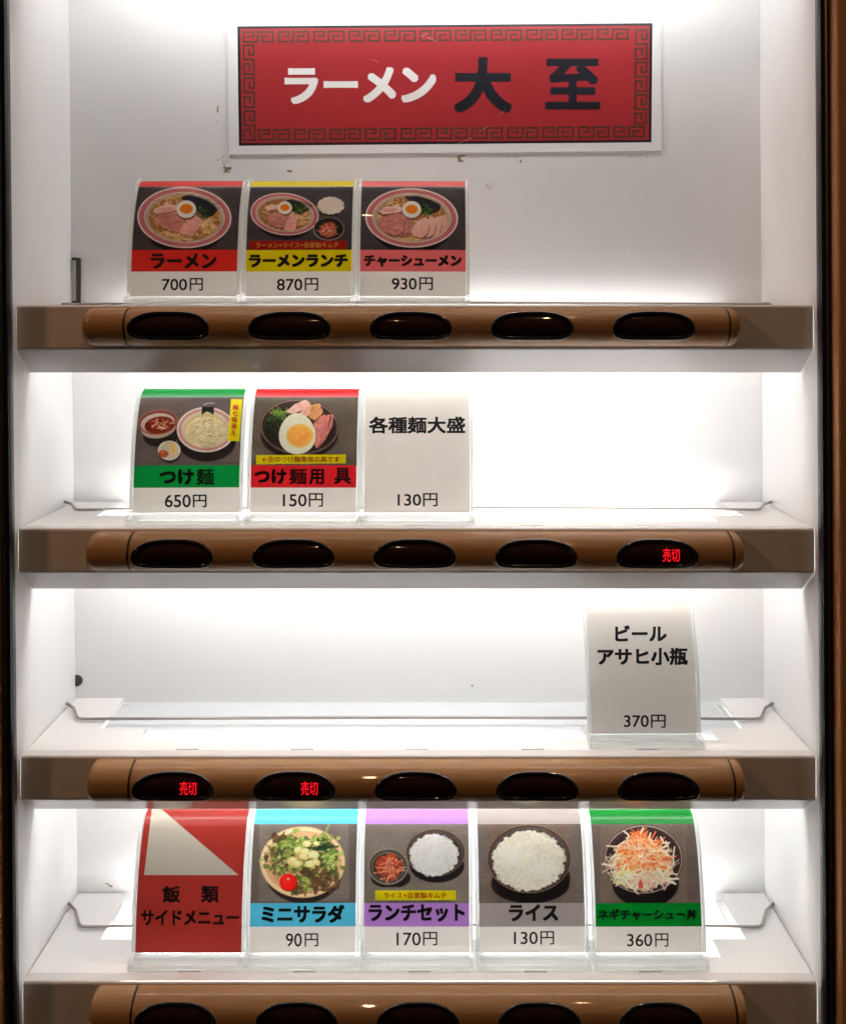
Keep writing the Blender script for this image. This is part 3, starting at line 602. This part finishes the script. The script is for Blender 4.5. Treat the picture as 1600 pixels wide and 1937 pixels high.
for r in range(4): make_shelf(r)

# ------------------------------------------------------------------ button rails
RH, RP, RC = 36.5 / S, 0.0125, -41.5 / S       # half height, depth and centre (from the shelf top) of the rail's section
def rail_y(z, out=0.0):                        # front surface of the rail at height z from its axis
    q = min(1.0, abs(z) / RH); return -0.0022 - RP * (1 - q ** 2.1) ** (1 / 2.0) - out
def rail_section(grow=1.0, n=30):
    pts = []
    for k in range(n + 1):
        t = -math.pi / 2 + math.pi * k / n
        z = RH * grow * math.copysign(abs(math.sin(t)) ** (2 / 2.1), math.sin(t)); y = -0.0022 - RP * grow * abs(math.cos(t)) ** (2 / 2.1)
        pts.append((y, z))
    return pts
BTN = [-485.0 + 0.0, -259.7, -34.3, 191.0, 416.3]
BTN = [(-34.0 + (i - 2) * 222.7) / S for i in range(5)]
def outline(grow=0.0, n=64):                   # arch-shaped button outline (x, z) round its own centre
    hw, zt, zb = (72 + grow) / S, (24 + grow) / S, -(22.5 + grow) / S; zm = -5 / S; pts = []
    for k in range(n):
        t = 2 * math.pi * k / n; c, s_ = math.cos(t), math.sin(t)
        if s_ >= 0: x = hw * math.copysign(abs(c) ** 0.70, c); z = zm + (zt - zm) * abs(s_) ** 0.92
        else: x = hw * math.copysign(abs(c) ** 0.36, c); z = zm - (zm - zb) * abs(s_) ** 0.70
        pts.append((x, z))
    return pts
XS0, XS1 = -561.0 / S, 552.0 / S
def rail_body_mesh():
    bm = bmesh.new(); prism(bm, rail_section(), XS0 + 0.0006, XS1 - 0.0006); fix(bm)
    me = bpy.data.meshes.new('rail_body'); bm.to_mesh(me); bm.free()
    o = bpy.data.objects.new('rail_body', me); COL.objects.link(o)
    bm = bmesh.new()
    for bx_ in BTN:
        a = [bm.verts.new((bx_ + x, -0.03, z - 0.0 + 0.0004)) for x, z in outline(0)]; b = [bm.verts.new((bx_ + x, -0.0085, z + 0.0004)) for x, z in outline(0)]
        n = len(a)
        for k in range(n): bm.faces.new((a[k], a[(k+1) % n], b[(k+1) % n], b[k]))
        bm.faces.new(a); bm.faces.new(b)
    fix(bm); mc = bpy.data.meshes.new('cutter'); bm.to_mesh(mc); bm.free(); oc = bpy.data.objects.new('cutter', mc); COL.objects.link(oc)
    md = o.modifiers.new('b', 'BOOLEAN'); md.operation = 'DIFFERENCE'; md.object = oc; md.solver = 'EXACT'
    res = bpy.data.meshes.new_from_object(o.evaluated_get(bpy.context.evaluated_depsgraph_get()))
    bpy.data.objects.remove(o); bpy.data.objects.remove(oc); res.name = 'rail_body'
    nor = [abs(p.normal.x) < .3 and p.area > 0 for p in res.polygons]; res.polygons.foreach_set('use_smooth', nor)
    me2 = res
    return me2
RAIL = rail_body_mesh()
def smooth_by_angle(me, ang=35):
    me.update(); bm = bmesh.new(); bm.from_mesh(me)
    for e in bm.edges:
        if len(e.link_faces) == 2: e.smooth = e.link_faces[0].normal.angle(e.link_faces[1].normal, 0) < math.radians(ang)
    for f in bm.faces: f.smooth = True
    bm.to_mesh(me); bm.free()
smooth_by_angle(RAIL)
def cap_mesh(sign, length):
    bm = bmesh.new(); rings = []; n = 10; X0 = XS0 if sign < 0 else XS1
    prof = [(0.0006, 1.0), (length - 0.0045, 1.0)] + [(length - 0.0045 + 0.0045 * math.sin(t), 1 - 0.30 * (1 - math.cos(t))) for t in [math.pi / 2 * k / n for k in range(1, n + 1)]]
    for dx, g in prof:
        rings.append([bm.verts.new((X0 + sign * dx, y, z)) for y, z in rail_section(g)])
    m = len(rings[0])
    for p, q in zip(rings, rings[1:]):
        for k in range(m): bm.faces.new((p[k], p[(k+1) % m], q[(k+1) % m], q[k]))
    bm.faces.new(rings[0]); bm.faces.new(rings[-1]); fix(bm)
    me = bpy.data.meshes.new('end_cap'); bm.to_mesh(me); bm.free(); smooth_by_angle(me, 50); return me
CAPS = [cap_mesh(-1, 80.0 / S), cap_mesh(1, 22.0 / S)]
def bezel_mesh():                              # a rounded ring standing in the rim of the opening
    bm = bmesh.new(); rings = []; o = outline(0.2); n = len(o); m = 10
    for k in range(n):
        (x, z), (xp, zp), (xn, zn) = o[k], o[k - 1], o[(k + 1) % n]; t = Vector((xn - xp, 0, zn - zp)).normalized(); nv = Vector((t.z, 0, -t.x)); ring = []
        for j in range(m):
            a = 2 * math.pi * j / m; rr = 0.00105
            p = Vector((x, rail_y(z, -0.0002), z + 0.0004)) + nv * (math.cos(a) * rr - 0.0001) + Vector((0, -1, 0)) * math.sin(a) * rr * .8
            ring.append(bm.verts.new(p))
        rings.append(ring)
    for k in range(n):
        p, q = rings[k], rings[(k + 1) % n]
        for j in range(m): bm.faces.new((p[j], p[(j+1) % m], q[(j+1) % m], q[j]))
    fix(bm); me = bpy.data.meshes.new('button_bezel'); bm.to_mesh(me); bm.free(); me.polygons.foreach_set('use_smooth', [True] * len(me.polygons)); return me
def lens_mesh():                               # slightly domed dark window just inside the rail surface
    bm = bmesh.new(); o = outline(-1.0); n = len(o); rings = []
    for f in (1.0, .9, .75, .55, .35, .15):
        rings.append([bm.verts.new((x * f, rail_y(z * f, -0.0016 + 0.0007 * (1 - f * f)), z * f + 0.0004)) for x, z in o])
    for p, q in zip(rings, rings[1:]):
        for k in range(n): bm.faces.new((p[k], p[(k+1) % n], q[(k+1) % n], q[k]))
    bm.faces.new(rings[-1]); fix(bm)
    for f in bm.faces:
        if f.normal.y > 0: f.normal_flip()
    me = bpy.data.meshes.new('lens'); bm.to_mesh(me); bm.free(); me.polygons.foreach_set('use_smooth', [True] * len(me.polygons)); return me
BEZ, LENS = bezel_mesh(), lens_mesh()
def dot_text(x0, x1):                          # LED characters behind the smoked lens
    def place(px, py, lift): 
        z = (-py) / S; return (px / S, rail_y(z, -0.0006) - lift, z + 0.0004)
    return lettering([('売切', x0, -12.5, x1, 12.5, 0.08)], place)
bmg = bmesh.new(); prism(bmg, [(y + 0.0008 if y < -0.004 else y + 0.0002, z * .95) for y, z in rail_section()], -0.0012, 0.0012); fix(bmg)
GROOVE = bpy.data.meshes.new('joint'); bmg.to_mesh(GROOVE); bmg.free()
rail_lab = ['brown button rail below the ramen cards, all five windows dark', 'brown button rail with red sold out sign lit in only its last window',
            'brown button rail with red sold out signs lit in its first two windows', 'brown button rail cut off by the bottom edge of the picture']
SOLD = {1: [4], 2: [0, 1]}
RAILX = [0.0, 7.0, 9.0, 13.0]
for r in range(4):
    org = Vector((RAILX[r] / S, 0, H0 + SHELF_Z[r] / S + RC))
    root = empty('button_rail', org, rail_lab[r], 'button rail', 'brown button rails on the shelf fronts')
    link('rail_body', RAIL, None, root)
    if not RAIL.materials: RAIL.materials.append(M['rail'])
    for c in CAPS:
        link('end_cap', c, None, root)
        if not c.materials: c.materials.append(M['rail'])
    for xx in (XS0, XS1):
        j = link('joint', GROOVE, None, root); j.location.x = xx
        if not GROOVE.materials: GROOVE.materials.append(M['groove'])
    for i, bx_ in enumerate(BTN):
        b_ = link('push_button', BEZ, None, root); b_.location.x = bx_
        if not BEZ.materials: BEZ.materials.append(M['bezel'])
        l_ = link('lens', LENS, None, b_)
        if not LENS.materials: LENS.materials.append(M['lens'])
        if i in SOLD.get(r, []):
            x0 = 12 if r == 2 else 10
            me = dot_text(x0, x0 + 31); link('sold_out_lettering', me, M['led'], b_); b_['label'] = 'button window with red sold out characters lit'

# ------------------------------------------------------------------ price cards on acrylic stands
PROF = [(12.5, 5.0), (13.0, 12.0), (13.6, 18.5), (15.1, 30.0), (17.9, 43.0), (21.3, 53.0), (25.0, 60.5), (27.3, 63.8), (30.2, 66.3), (33.6, 67.2), (36.5, 66.6)]
def smooth_profile(P, n=60):                   # Catmull-Rom through the section, then even steps
    P = np.array(P); Q = [2 * P[0] - P[1]] + list(P) + [2 * P[-1] - P[-2]]; out = []
    for i in range(1, len(Q) - 2):
        for t in np.linspace(0, 1, 14, endpoint=False):
            out.append(.5 * ((2*Q[i]) + (-Q[i-1]+Q[i+1])*t + (2*Q[i-1]-5*Q[i]+4*Q[i+1]-Q[i+2])*t*t + (-Q[i-1]+3*Q[i]-3*Q[i+1]+Q[i+2])*t**3))
    out.append(P[-1]); out = np.array(out); s = np.r_[0, np.cumsum(np.hypot(*np.diff(out, axis=0).T))]
    return out / 1000.0, s / 1000.0
PR, PS = smooth_profile(PROF)
ARC = PS[-1]
def prof_at(s):
    d = np.interp(s, PS, PR[:, 0]); h = np.interp(s, PS, PR[:, 1]); e = 1e-4
    td = np.interp(np.minimum(s + e, ARC), PS, PR[:, 0]) - np.interp(np.maximum(s - e, 0), PS, PR[:, 0]); th = np.interp(np.minimum(s + e, ARC), PS, PR[:, 1]) - np.interp(np.maximum(s - e, 0), PS, PR[:, 1])
    n = np.hypot(td, th); return d, h, -th / n, td / n      # depth, height, outward normal (depth, height)
def arc_of_h(hmm): return float(np.interp(hmm / 1000.0, PR[:-20, 1], PS[:-20]))
CW = 103.0 / S                                 # half width of a card
A_TOP, A_PH0, A_T0 = arc_of_h(63.3), arc_of_h(28.9), arc_of_h(17.7)

def strip_mesh(name, s0, s1, hw, off, thick, ds=0.0012):
    ss = np.linspace(s0, s1, max(2, int((s1 - s0) / ds) + 1)); bm = bmesh.new(); rings = []
    for s in ss:
        d, h, nd, nh = prof_at(s); rings.append([bm.verts.new((x, d + nd * o, h + nh * o)) for x, o in ((-hw, off), (hw, off), (hw, off - thick), (-hw, off - thick))])
    for p, q in zip(rings, rings[1:]):
        for k in range(4): bm.faces.new((p[k], p[(k+1) % 4], q[(k+1) % 4], q[k]))
    bm.faces.new(rings[0]); bm.faces.new(rings[-1]); fix(bm); return bm
def to_mesh(name, bm, mats, ang=40):
    me = bpy.data.meshes.new(name); bm.to_mesh(me); bm.free()
    for m in mats: me.materials.append(m)
    smooth_by_angle(me, ang); return me
# the stand: a bent clear sheet with a shallow foot tray
bm = strip_mesh('stand', 0.0, ARC, 110.0 / S, -0.00055, 0.0013)
hw = 110.0 / S
for f in bm.faces:
    f.material_index = 1 if abs(f.normal.x) > .5 else 0
n0 = len(bm.faces)
box(bm, (-hw, 0.0052, 0.0003), (hw, 0.0300, 0.0014), 0.0003)
box(bm, (-hw, 0.0050, 0.0015), (hw, 0.0062, 0.0030), 0.0004)
for s_ in (-1, 1): box(bm, (s_ * hw, 0.0064, 0.0015), (s_ * (hw - 0.0016), 0.0128, 0.0050), 0.0005)
box(bm, (-hw + 0.0018, 0.0116, 0.0015), (hw - 0.0018, 0.0127, 0.0046), 0.0003)
n1 = len(bm.faces)
for s_ in (-1, 1):                             # rims that grip the card along both sides
    rings = []
    for q in np.linspace(0.0006, ARC - 0.0002, 50):
        d, h, nd, nh_ = prof_at(q); rings.append([bm.verts.new((s_ * x / S, d + nd * o, h + nh_ * o)) for x, o in ((103.6, -0.0004), (103.6, 0.0006), (104.6, 0.0011), (108.6, 0.0011), (110, 0.0006), (110, -0.0004))])
    for p, q in zip(rings, rings[1:]):
        for k in range(6): bm.faces.new((p[k], p[(k+1) % 6], q[(k+1) % 6], q[k]))
    bm.faces.new(rings[0]); bm.faces.new(rings[-1])
for f in list(bm.faces)[n1:]: f.material_index = 1
for f in list(bm.faces)[n0:n1]: f.material_index = 2
STAND = to_mesh('acrylic_stand', bm, [M['acry'], M['edge'], M['foot']])
def band(s0, s1, ink, lift=0.0, name='colour_band'):
    ss = np.linspace(s0, s1, max(3, int((s1 - s0) / 0.0008))); bm = bmesh.new(); rings = []
    for s in ss:
        d, h, nd, nh = prof_at(s); rings.append([bm.verts.new((x, d + nd * lift, h + nh * lift)) for x in (-CW, CW)])
    for p, q in zip(rings, rings[1:]): bm.faces.new((p[0], p[1], q[1], q[0]))
    return to_mesh(name, bm, [ink])
INK = {}
def ink(rgb, k=1.0):
    if rgb not in INK: INK[rgb] = backlit(material('printed_ink', tuple(np.clip(lin(rgb) * k, 0, .9)), rough=0.35, spec=0.35, coat=0.35, noise=0.04, nscale=400))
    return INK[rgb]

# (row, centre in front-plane px, band colour, painter, titles, prices, labels)
Y_, B_ = 'y', 'b'
CARDS = [
 dict(r=0, x=-477, col=(222, 48, 38), p=paint_ramen, t=[('ラーメン', 285, 479, 410, 508, 1.3)], n=[('700', 306.5, 527, 354, 549, .35), ('円', 359, 525.5, 384, 549.5, .35)],
      lab='red banded card with one large ramen bowl, priced 700 yen'),
 dict(r=0, x=-254, col=(228, 206, 10), p=paint_lunch, t=[('ラーメンランチ', 471, 480.5, 658, 505, 1.5)], n=[('870', 524, 527, 572, 549, .35), ('円', 576.5, 525.5, 602, 549.5, .35)],
      tag=('labred', 'goldink', [(472, 455), (655.5, 455), (655.5, 471), (472, 471)], [('ラーメン+ライス+自家製キムチ', 484.5, 458, 641, 468.5, .12)]),
      lab='yellow banded card with ramen, rice and kimchi, priced 870 yen'),
 dict(r=0, x=-32, col=(236, 112, 112), p=paint_chashu, t=[('チャーシューメン', 688, 482, 873, 504.5, 1.3)], n=[('930', 741, 525.5, 788, 547.5, .35), ('円', 793, 524, 818.6, 548.5, .35)],
      lab='pink banded card with ramen under many pork slices, priced 930 yen'),
 dict(r=1, x=-472.5, col=(8, 140, 60), p=paint_tsukemen, t=[('つけ', 302, 887, 367, 917, 1.5), ('麺', 371.5, 886, 405, 918, .7)], n=[('650', 312, 935.5, 361, 959.5, .35), ('円', 365, 935.7, 391, 959.7, .35)],
      tag=('labyel', 'redink', [(438, 755), (459.5, 755.6), (453, 835), (431, 834)], [(c, x - 5.2, y - 5.5, x + 5.2, y + 5.5, .35) for c, x, y in (('梅', 446.5, 771), ('七', 445.5, 782.5), ('味', 444.5, 794.5), ('添', 443.5, 806.5), ('え', 442.5, 819))]),
      lab='green banded card with dipping noodles and dark red broth, priced 650 yen'),
 dict(r=1, x=-245, col=(205, 34, 40), p=paint_toppings, t=[('つけ', 481, 887, 542, 915.5, 1.5), ('麺', 547, 885.5, 580, 916.5, .7), ('用', 584.5, 887, 613, 916, 1.1), ('具', 632, 884.5, 664, 915.5, .9)], n=[('150', 535, 934.5, 580, 958, .35), ('円', 584, 932.7, 611, 958.7, .35)],
      tag=('labyel', 'redink', [(484.6, 861), (653.8, 859.5), (653.8, 876), (484.6, 878)], [('←左のつけ麺専用の具です', 496, 863.2, 642.5, 874.2, .25)]),
      lab='red banded card with a large halved egg in a dark bowl, priced 150 yen'),
 dict(r=1, x=-24, col=None, p=None, t=[('各種麺大盛', 698, 788, 880, 820, .95)], n=[('130', 752, 934.5, 796.5, 956.6, .35), ('円', 800, 932.7, 827.6, 958, .35)],
      lab='plain white card without picture, priced 130 yen, beside the egg card'),
 dict(r=2, x=417, col=None, p=None, t=[('ビール', 1164, 1183, 1261.5, 1213.6, 1.2), ('アサヒ小瓶', 1130.5, 1225.6, 1301, 1258.6, 1.2)], n=[('370', 1180, 1353, 1227, 1375.6, .35), ('円', 1231, 1352, 1259, 1377, .35)],
      lab='plain white beer card priced 370 yen, standing alone on the third shelf'),
 dict(r=3, x=-468, col=(158, 50, 42), p='tri', t=[('飯', 307, 1676, 341, 1708, .9), ('類', 380.5, 1676, 414, 1708, .9), ('サイドメニュー', 266.6, 1722, 452, 1751, .9)], n=[],
      lab='dark red card with a pale triangle pointing to the side dishes'),
 dict(r=3, x=-246, col=(84, 190, 222), p=paint_salad, t=[('ミニサラダ', 495, 1712, 652, 1746.5, 1.5)], n=[('90', 541, 1766, 571, 1791, .2), ('円', 576.5, 1766, 602, 1791, .2)],
      lab='light blue banded card with a green salad and cherry tomato, priced 90 yen'),
 dict(r=3, x=-25, col=(178, 128, 204), p=paint_set, t=[('ランチセット', 697, 1711, 879, 1744, 1.4)], n=[('170', 750, 1764.5, 795.7, 1789, .2), ('円', 800, 1763.5, 827, 1789, .2)],
      tag=('labyel', 'redink', [(709.7, 1685), (862, 1685), (862, 1703), (709.7, 1703)], [('ライス+自家製キムチ', 726, 1688, 844.6, 1700, .2)]),
      lab='purple banded card with rice bowl and small kimchi bowl, priced 170 yen'),
 dict(r=3, x=200, col=(168, 158, 154), p=paint_rice, t=[('ライス', 962.7, 1711, 1056, 1743, 1.4)], n=[('130', 972, 1763, 1017, 1786.6, .2), ('円', 1022, 1762, 1048, 1787.5, .2)],
      lab='grey banded card with one large bowl of white rice, priced 130 yen'),
 dict(r=3, x=427, col=(4, 126, 40), p=paint_negi, t=[('ネギチャーシュー丼', 1131, 1720, 1319, 1741, .9)], n=[('360', 1186, 1767, 1233.4, 1790.7, .2), ('円', 1239, 1766, 1264, 1791.6, .2)],
      lab='green banded card with shredded orange and white leek bowl, priced 360 yen'),
]
for ci, C in enumerate(CARDS):
    z = SHELF_Z[C['r']]; org = W(C['x'], z, 0)
    root = empty('price_card', org, C['lab'], 'price card', 'price cards on clear stands'); root.rotation_euler[1] = math.radians(random.uniform(-.25, .25))
    st = link('acrylic_stand', STAND, None, root)
    if C['p'] == 'tri': sm = band(0.0, ARC - 0.0006, ink(C['col']), name='card_slip')
    elif C['col']: sm = band(0.0, A_T0, M['paper'], name='card_slip')
    else: sm = band(0.0, ARC - 0.0006, M['paper'], name='card_slip')
    slip = link('card_slip', sm, None, root)
    # photograph pixel -> the printed face
    sg = np.linspace(0, ARC, 500); dg, hg, nd, nh = prof_at(sg)
    pyg = VY - (z / S + hg) * S * L / (L + dg)
    cut = int(np.argmin(pyg)); pyt, st_ = pyg[:cut][::-1], sg[:cut][::-1]
    def place(px, py, lift, base=0.00012):
        s = float(np.interp(py, pyt, st_)); d, h, a, b = prof_at(s); x = (px - VX) * (L + d) / L / S - C['x'] / S
        return (x, d + a * (base + lift), h + b * (base + lift))
    ttl = 'title_lettering'
    if C['p'] == 'tri':
        # the sheet printed brick red, with the pale triangle left open in the print
        bm = bmesh.new(); bt = bmesh.new(); prev = pt = None
        s_base = float(np.interp(1656, pyt, st_)); s_hi = float(np.interp(1532, pyt, st_))
        steps = list(np.linspace(0, s_base, 24)) + list(np.linspace(s_base, s_hi, 46))[1:] + list(np.linspace(s_hi, ARC - 0.0006, 10))[1:]
        for q in steps:
            d, h, a_, b_ = prof_at(q); yy = float(np.interp(q, sg[:cut], pyg[:cut])); u = (1656 - yy) / 115.0
            xa, xb = [(x - VX) * (L + d) / L / S - C['x'] / S for x in (272.5 + 13.5 * u, max(451 - 134 * u, 273 + 13.5 * u))]
            if q <= s_base + 1e-9 and abs(q - s_base) > 1e-9: xa = xb = None
            cur = (q, xa, xb, d, h)
            if prev:
                q0, xa0, xb0, d0, h0 = prev
                P = lambda x, dd, hh: bm.verts.new((x, dd, hh))
                if xa0 is None: bm.faces.new((P(-CW, d0, h0), P(CW, d0, h0), P(CW, d, h), P(-CW, d, h)))
                else:
                    bm.faces.new((P(-CW, d0, h0), P(xa0, d0, h0), P(xa, d, h), P(-CW, d, h))); bm.faces.new((P(xb0, d0, h0), P(CW, d0, h0), P(CW, d, h), P(xb, d, h)))
                    bt.faces.new([bt.verts.new(v_) for v_ in ((xa0, d0, h0), (xb0, d0, h0), (xb, d, h), (xa, d, h))])
            prev = cur
        bmesh.ops.remove_doubles(bm, verts=bm.verts[:], dist=1e-6); bmesh.ops.remove_doubles(bt, verts=bt.verts[:], dist=1e-6)
        old = slip.data; slip.data = to_mesh('card_slip', bm, [ink(C['col'])]); bpy.data.meshes.remove(old)
        link('printed_triangle', to_mesh('printed_triangle', bt, [ink((192, 184, 168))]), None, slip)
    elif C['col']:
        link('colour_band', band(A_TOP, ARC - 0.0008, ink(C['col'])), None, slip)
        link('colour_band', band(A_T0, A_PH0, ink(C['col'])), None, slip)
    if callable(C['p']):
        nx, nsv = 216, 165
        S_v = np.linspace(A_PH0, A_TOP, nsv); X_v = np.linspace(-CW, CW, nx)
        d, h, a, b = prof_at(S_v); lift = 0.0
        D = np.repeat(d + a * lift, nx).reshape(nsv, nx); Hh = np.repeat(h + b * lift, nx).reshape(nsv, nx); X = np.tile(X_v, (nsv, 1))
        k = S * L / (L + D); px = VX + (X + C['x'] / S) * k; py = VY - (z / S + Hh) * k
        cv = C['p']((px.min() - 2, py.min() - 2, px.max() + 2, py.max() + 2))
        if C.get('tag'):
            cv.o = (0, 0, 1); cv.poly(C['tag'][2], (255, 240, 120) if C['tag'][0] == 'labyel' else (255, 110, 90))
        rgb = np.minimum(lin(np.clip(cv.sample(px, py), 0, 255)) * 1.26, 0.86)
        co = np.stack([X, D, Hh], -1).reshape(-1, 3)
        me = bpy.data.meshes.new('photo_print'); nv = nx * nsv; idx = np.arange(nv).reshape(nsv, nx)
        q = np.stack([idx[:-1, :-1], idx[:-1, 1:], idx[1:, 1:], idx[1:, :-1]], -1).reshape(-1, 4)
        me.vertices.add(nv); me.vertices.foreach_set('co', co.ravel()); me.loops.add(q.size); me.loops.foreach_set('vertex_index', q.ravel().astype(np.int32))
        me.polygons.add(len(q)); me.polygons.foreach_set('loop_start', np.arange(0, q.size, 4, dtype=np.int32)); me.update(calc_edges=True)
        me.polygons.foreach_set('use_smooth', [True] * len(q))
        at = me.color_attributes.new('ink', 'FLOAT_COLOR', 'POINT'); rgba = np.concatenate([rgb.reshape(-1, 3), np.ones((nv, 1))], 1).astype(np.float32); at.data.foreach_set('color', rgba.ravel())
        me.materials.append(M['ph']); link('photo_print', me, None, slip)
    if C.get('tag'):
        lm, im, quad, txt = C['tag']; bm = bmesh.new(); n = 8; A, B, Cc, Dd = quad
        rows_ = [[bm.verts.new(place(p[0] + (q[0] - p[0]) * t, p[1] + (q[1] - p[1]) * t, 0.00002)) for t in (0, 1)] for p, q in [((A[0] + (Dd[0]-A[0])*k/n, A[1] + (Dd[1]-A[1])*k/n), (B[0] + (Cc[0]-B[0])*k/n, B[1] + (Cc[1]-B[1])*k/n)) for k in range(n + 1)]]
        for p, q in zip(rows_, rows_[1:]): bm.faces.new((p[0], p[1], q[1], q[0]))
        fix(bm)
        for f in bm.faces:
            if f.normal.y > 0: f.normal_flip()
        link('note_label', to_mesh('note_label', bm, [M[lm]]), None, slip)
        link('note_lettering', lettering(txt, lambda a_, b_, l_: place(a_, b_, l_, 0.0002)), M[im], slip)
    link(ttl, lettering(C['t'], place), M['black'], slip)
    if C['n']: link('price_lettering', lettering(C['n'], place), M['black'], slip)

# ------------------------------------------------------------------ the shop sign on the back panel
DS = D_BACK - 0.0012
sign = empty('shop_sign', back_proj(840, 160, DS), 'laminated red sign with meander border and large white and black characters', 'sign')
def sp(px, py, lift): return back_proj(px, py, DS - lift)
def quad_pts(Q, u, v_):
    (ax, ay), (bx_, by), (cx, cy), (dx, dy) = Q
    return ((ax*(1-u) + bx_*u)*(1-v_) + (dx*(1-u) + cx*u)*v_, (ay*(1-u) + by*u)*(1-v_) + (dy*(1-u) + cy*u)*v_)
OUT = [(429, 36), (1250.5, 27.5), (1250.5, 285), (433.5, 291)]; RED = [(449, 49), (1234, 43), (1232, 268.5), (452, 275)]
bm = bmesh.new(); nx = 24
g = [[None] * (nx + 1) for _ in range(7)]
for j in range(7):
    for i in range(nx + 1):
        x, y = quad_pts(OUT, i / nx, j / 6); g[j][i] = bm.verts.new(sp(x, y, 0.0))
for j in range(6):
    for i in range(nx): bm.faces.new((g[j][i], g[j+1][i], g[j+1][i+1], g[j][i+1]))
ex = bmesh.ops.extrude_face_region(bm, geom=bm.faces[:]); bmesh.ops.translate(bm, vec=(0, 0.0009, 0), verts=[q for q in ex['geom'] if isinstance(q, bmesh.types.BMVert)])
fix(bm); part('laminated_sheet', bm, M['paper2'], sign)
def flat(name, polys, mat, lift):
    bm = bmesh.new()
    for P in polys:
        f = bm.faces.new([bm.verts.new(sp(x, y, lift)) for x, y in P])
    bm.normal_update()
    for f in bm.faces:
        if f.normal.y > 0: f.normal_flip()
    return part(name, bm, mat, sign)
def SU(x, y): return quad_pts(RED, (x - 450.5) / 782.5, (y - 49) / 226.0)
flat('printed_border', [[SU(450.5, 49), SU(1233, 49), SU(1233, 275), SU(450.5, 275)]], M['signdark'], 0.00005)
flat('printed_panel', [[SU(455.5, 53.5), SU(1228, 53.5), SU(1228, 270.2), SU(455.5, 270.2)]], M['signred'], 0.00012)
UA = [(q - 170) / 450.0 for q in (235, 320, 320, 170, 170, 390, 390, 620, 620, 460, 460, 550)]
UB = [(q - 187) / 148.0 for q in (252, 252, 187, 187, 335, 335, 187, 187, 335, 335, 252, 252)]
polys = []
def key_unit(fn, wd=3.5):
    P = [fn(a_, b_) for a_, b_ in zip(UA, UB)]
    for i in range(len(P) - 1):
        (x0, y0), (x1, y1) = P[i], P[i + 1]; l = math.hypot(x1 - x0, y1 - y0); dx, dy = (x1 - x0) / l, (y1 - y0) / l; h_ = wd / 2
        if i > 0 or True: x0 -= dx * h_; y0 -= dy * h_
        e = -h_ if i < len(P) - 2 else h_; x1 += dx * e; y1 += dy * e
        nx_, ny_ = -dy * h_, dx * h_
        polys.append([SU(x0 + nx_, y0 + ny_), SU(x1 + nx_, y1 + ny_), SU(x1 - nx_, y1 - ny_), SU(x0 - nx_, y0 - ny_)])
for i in range(11):
    key_unit(lambda a_, b_, i=i: (461.2 + i * 66.9 + a_ * 56.2, 60.0 + b_ * 18.5))
    key_unit(lambda a_, b_, i=i: (489.5 + i * 67.3 + a_ * 56.2, 245.5 + b_ * 18.5))
for i in range(3):
    key_unit(lambda a_, b_, i=i: (480.5 - b_ * 19, 85.0 + i * 62.3 + a_ * 55.0))
    key_unit(lambda a_, b_, i=i: (1222.5 - b_ * 20.5, 61.5 + i * 61.6 + a_ * 55.0))
flat('meander_pattern', polys, M['meander'], 0.0002)
part_l = link('white_lettering', lettering([('ラ', 538, 128, 601.5, 196, 3.0), ('ー', 612, 152.5, 677, 165.5, 2.6), ('メ', 687, 126, 749, 193, 3.0), ('ン', 759, 127, 825, 193, 3.0)], lambda a_, b_, l_: sp(a_, b_, 0.0002 + l_)), M['white'], None)
part_l.parent = sign; part_l.matrix_parent_inverse = sign.matrix_basis.inverted()
part_l = link('black_lettering', lettering([('大', 859, 107, 968, 212, 4.0), ('至', 1031.5, 110, 1135, 206, 3.2)], lambda a_, b_, l_: sp(a_, b_, 0.0002 + l_)), M['signdark'], None)
part_l.parent = sign; part_l.matrix_parent_inverse = sign.matrix_basis.inverted()
bm = bmesh.new(); rg = random.Random(9)
for x, y, dx, dy in ((795, 68, 14, -5), (808, 70, 18, 7), (862, 272, 30, -12), (905, 250, 20, -14), (940, 222, 16, -16), (600, 185, 3, 6), (612, 160, 1, 10), (1155, 128, 2, 2), (700, 110, 16, 6)):
    bm.faces.new([bm.verts.new(sp(a_, b_, 0.00035)) for a_, b_ in ((x, y), (x + dx, y + dy), (x + dx, y + dy + .7), (x, y + .7))])
fix(bm)
for f in bm.faces:
    if f.normal.y > 0: f.normal_flip()
part('scratch', bm, material('scratch_mark', (0.5, 0.3, 0.28), rough=0.5), sign)
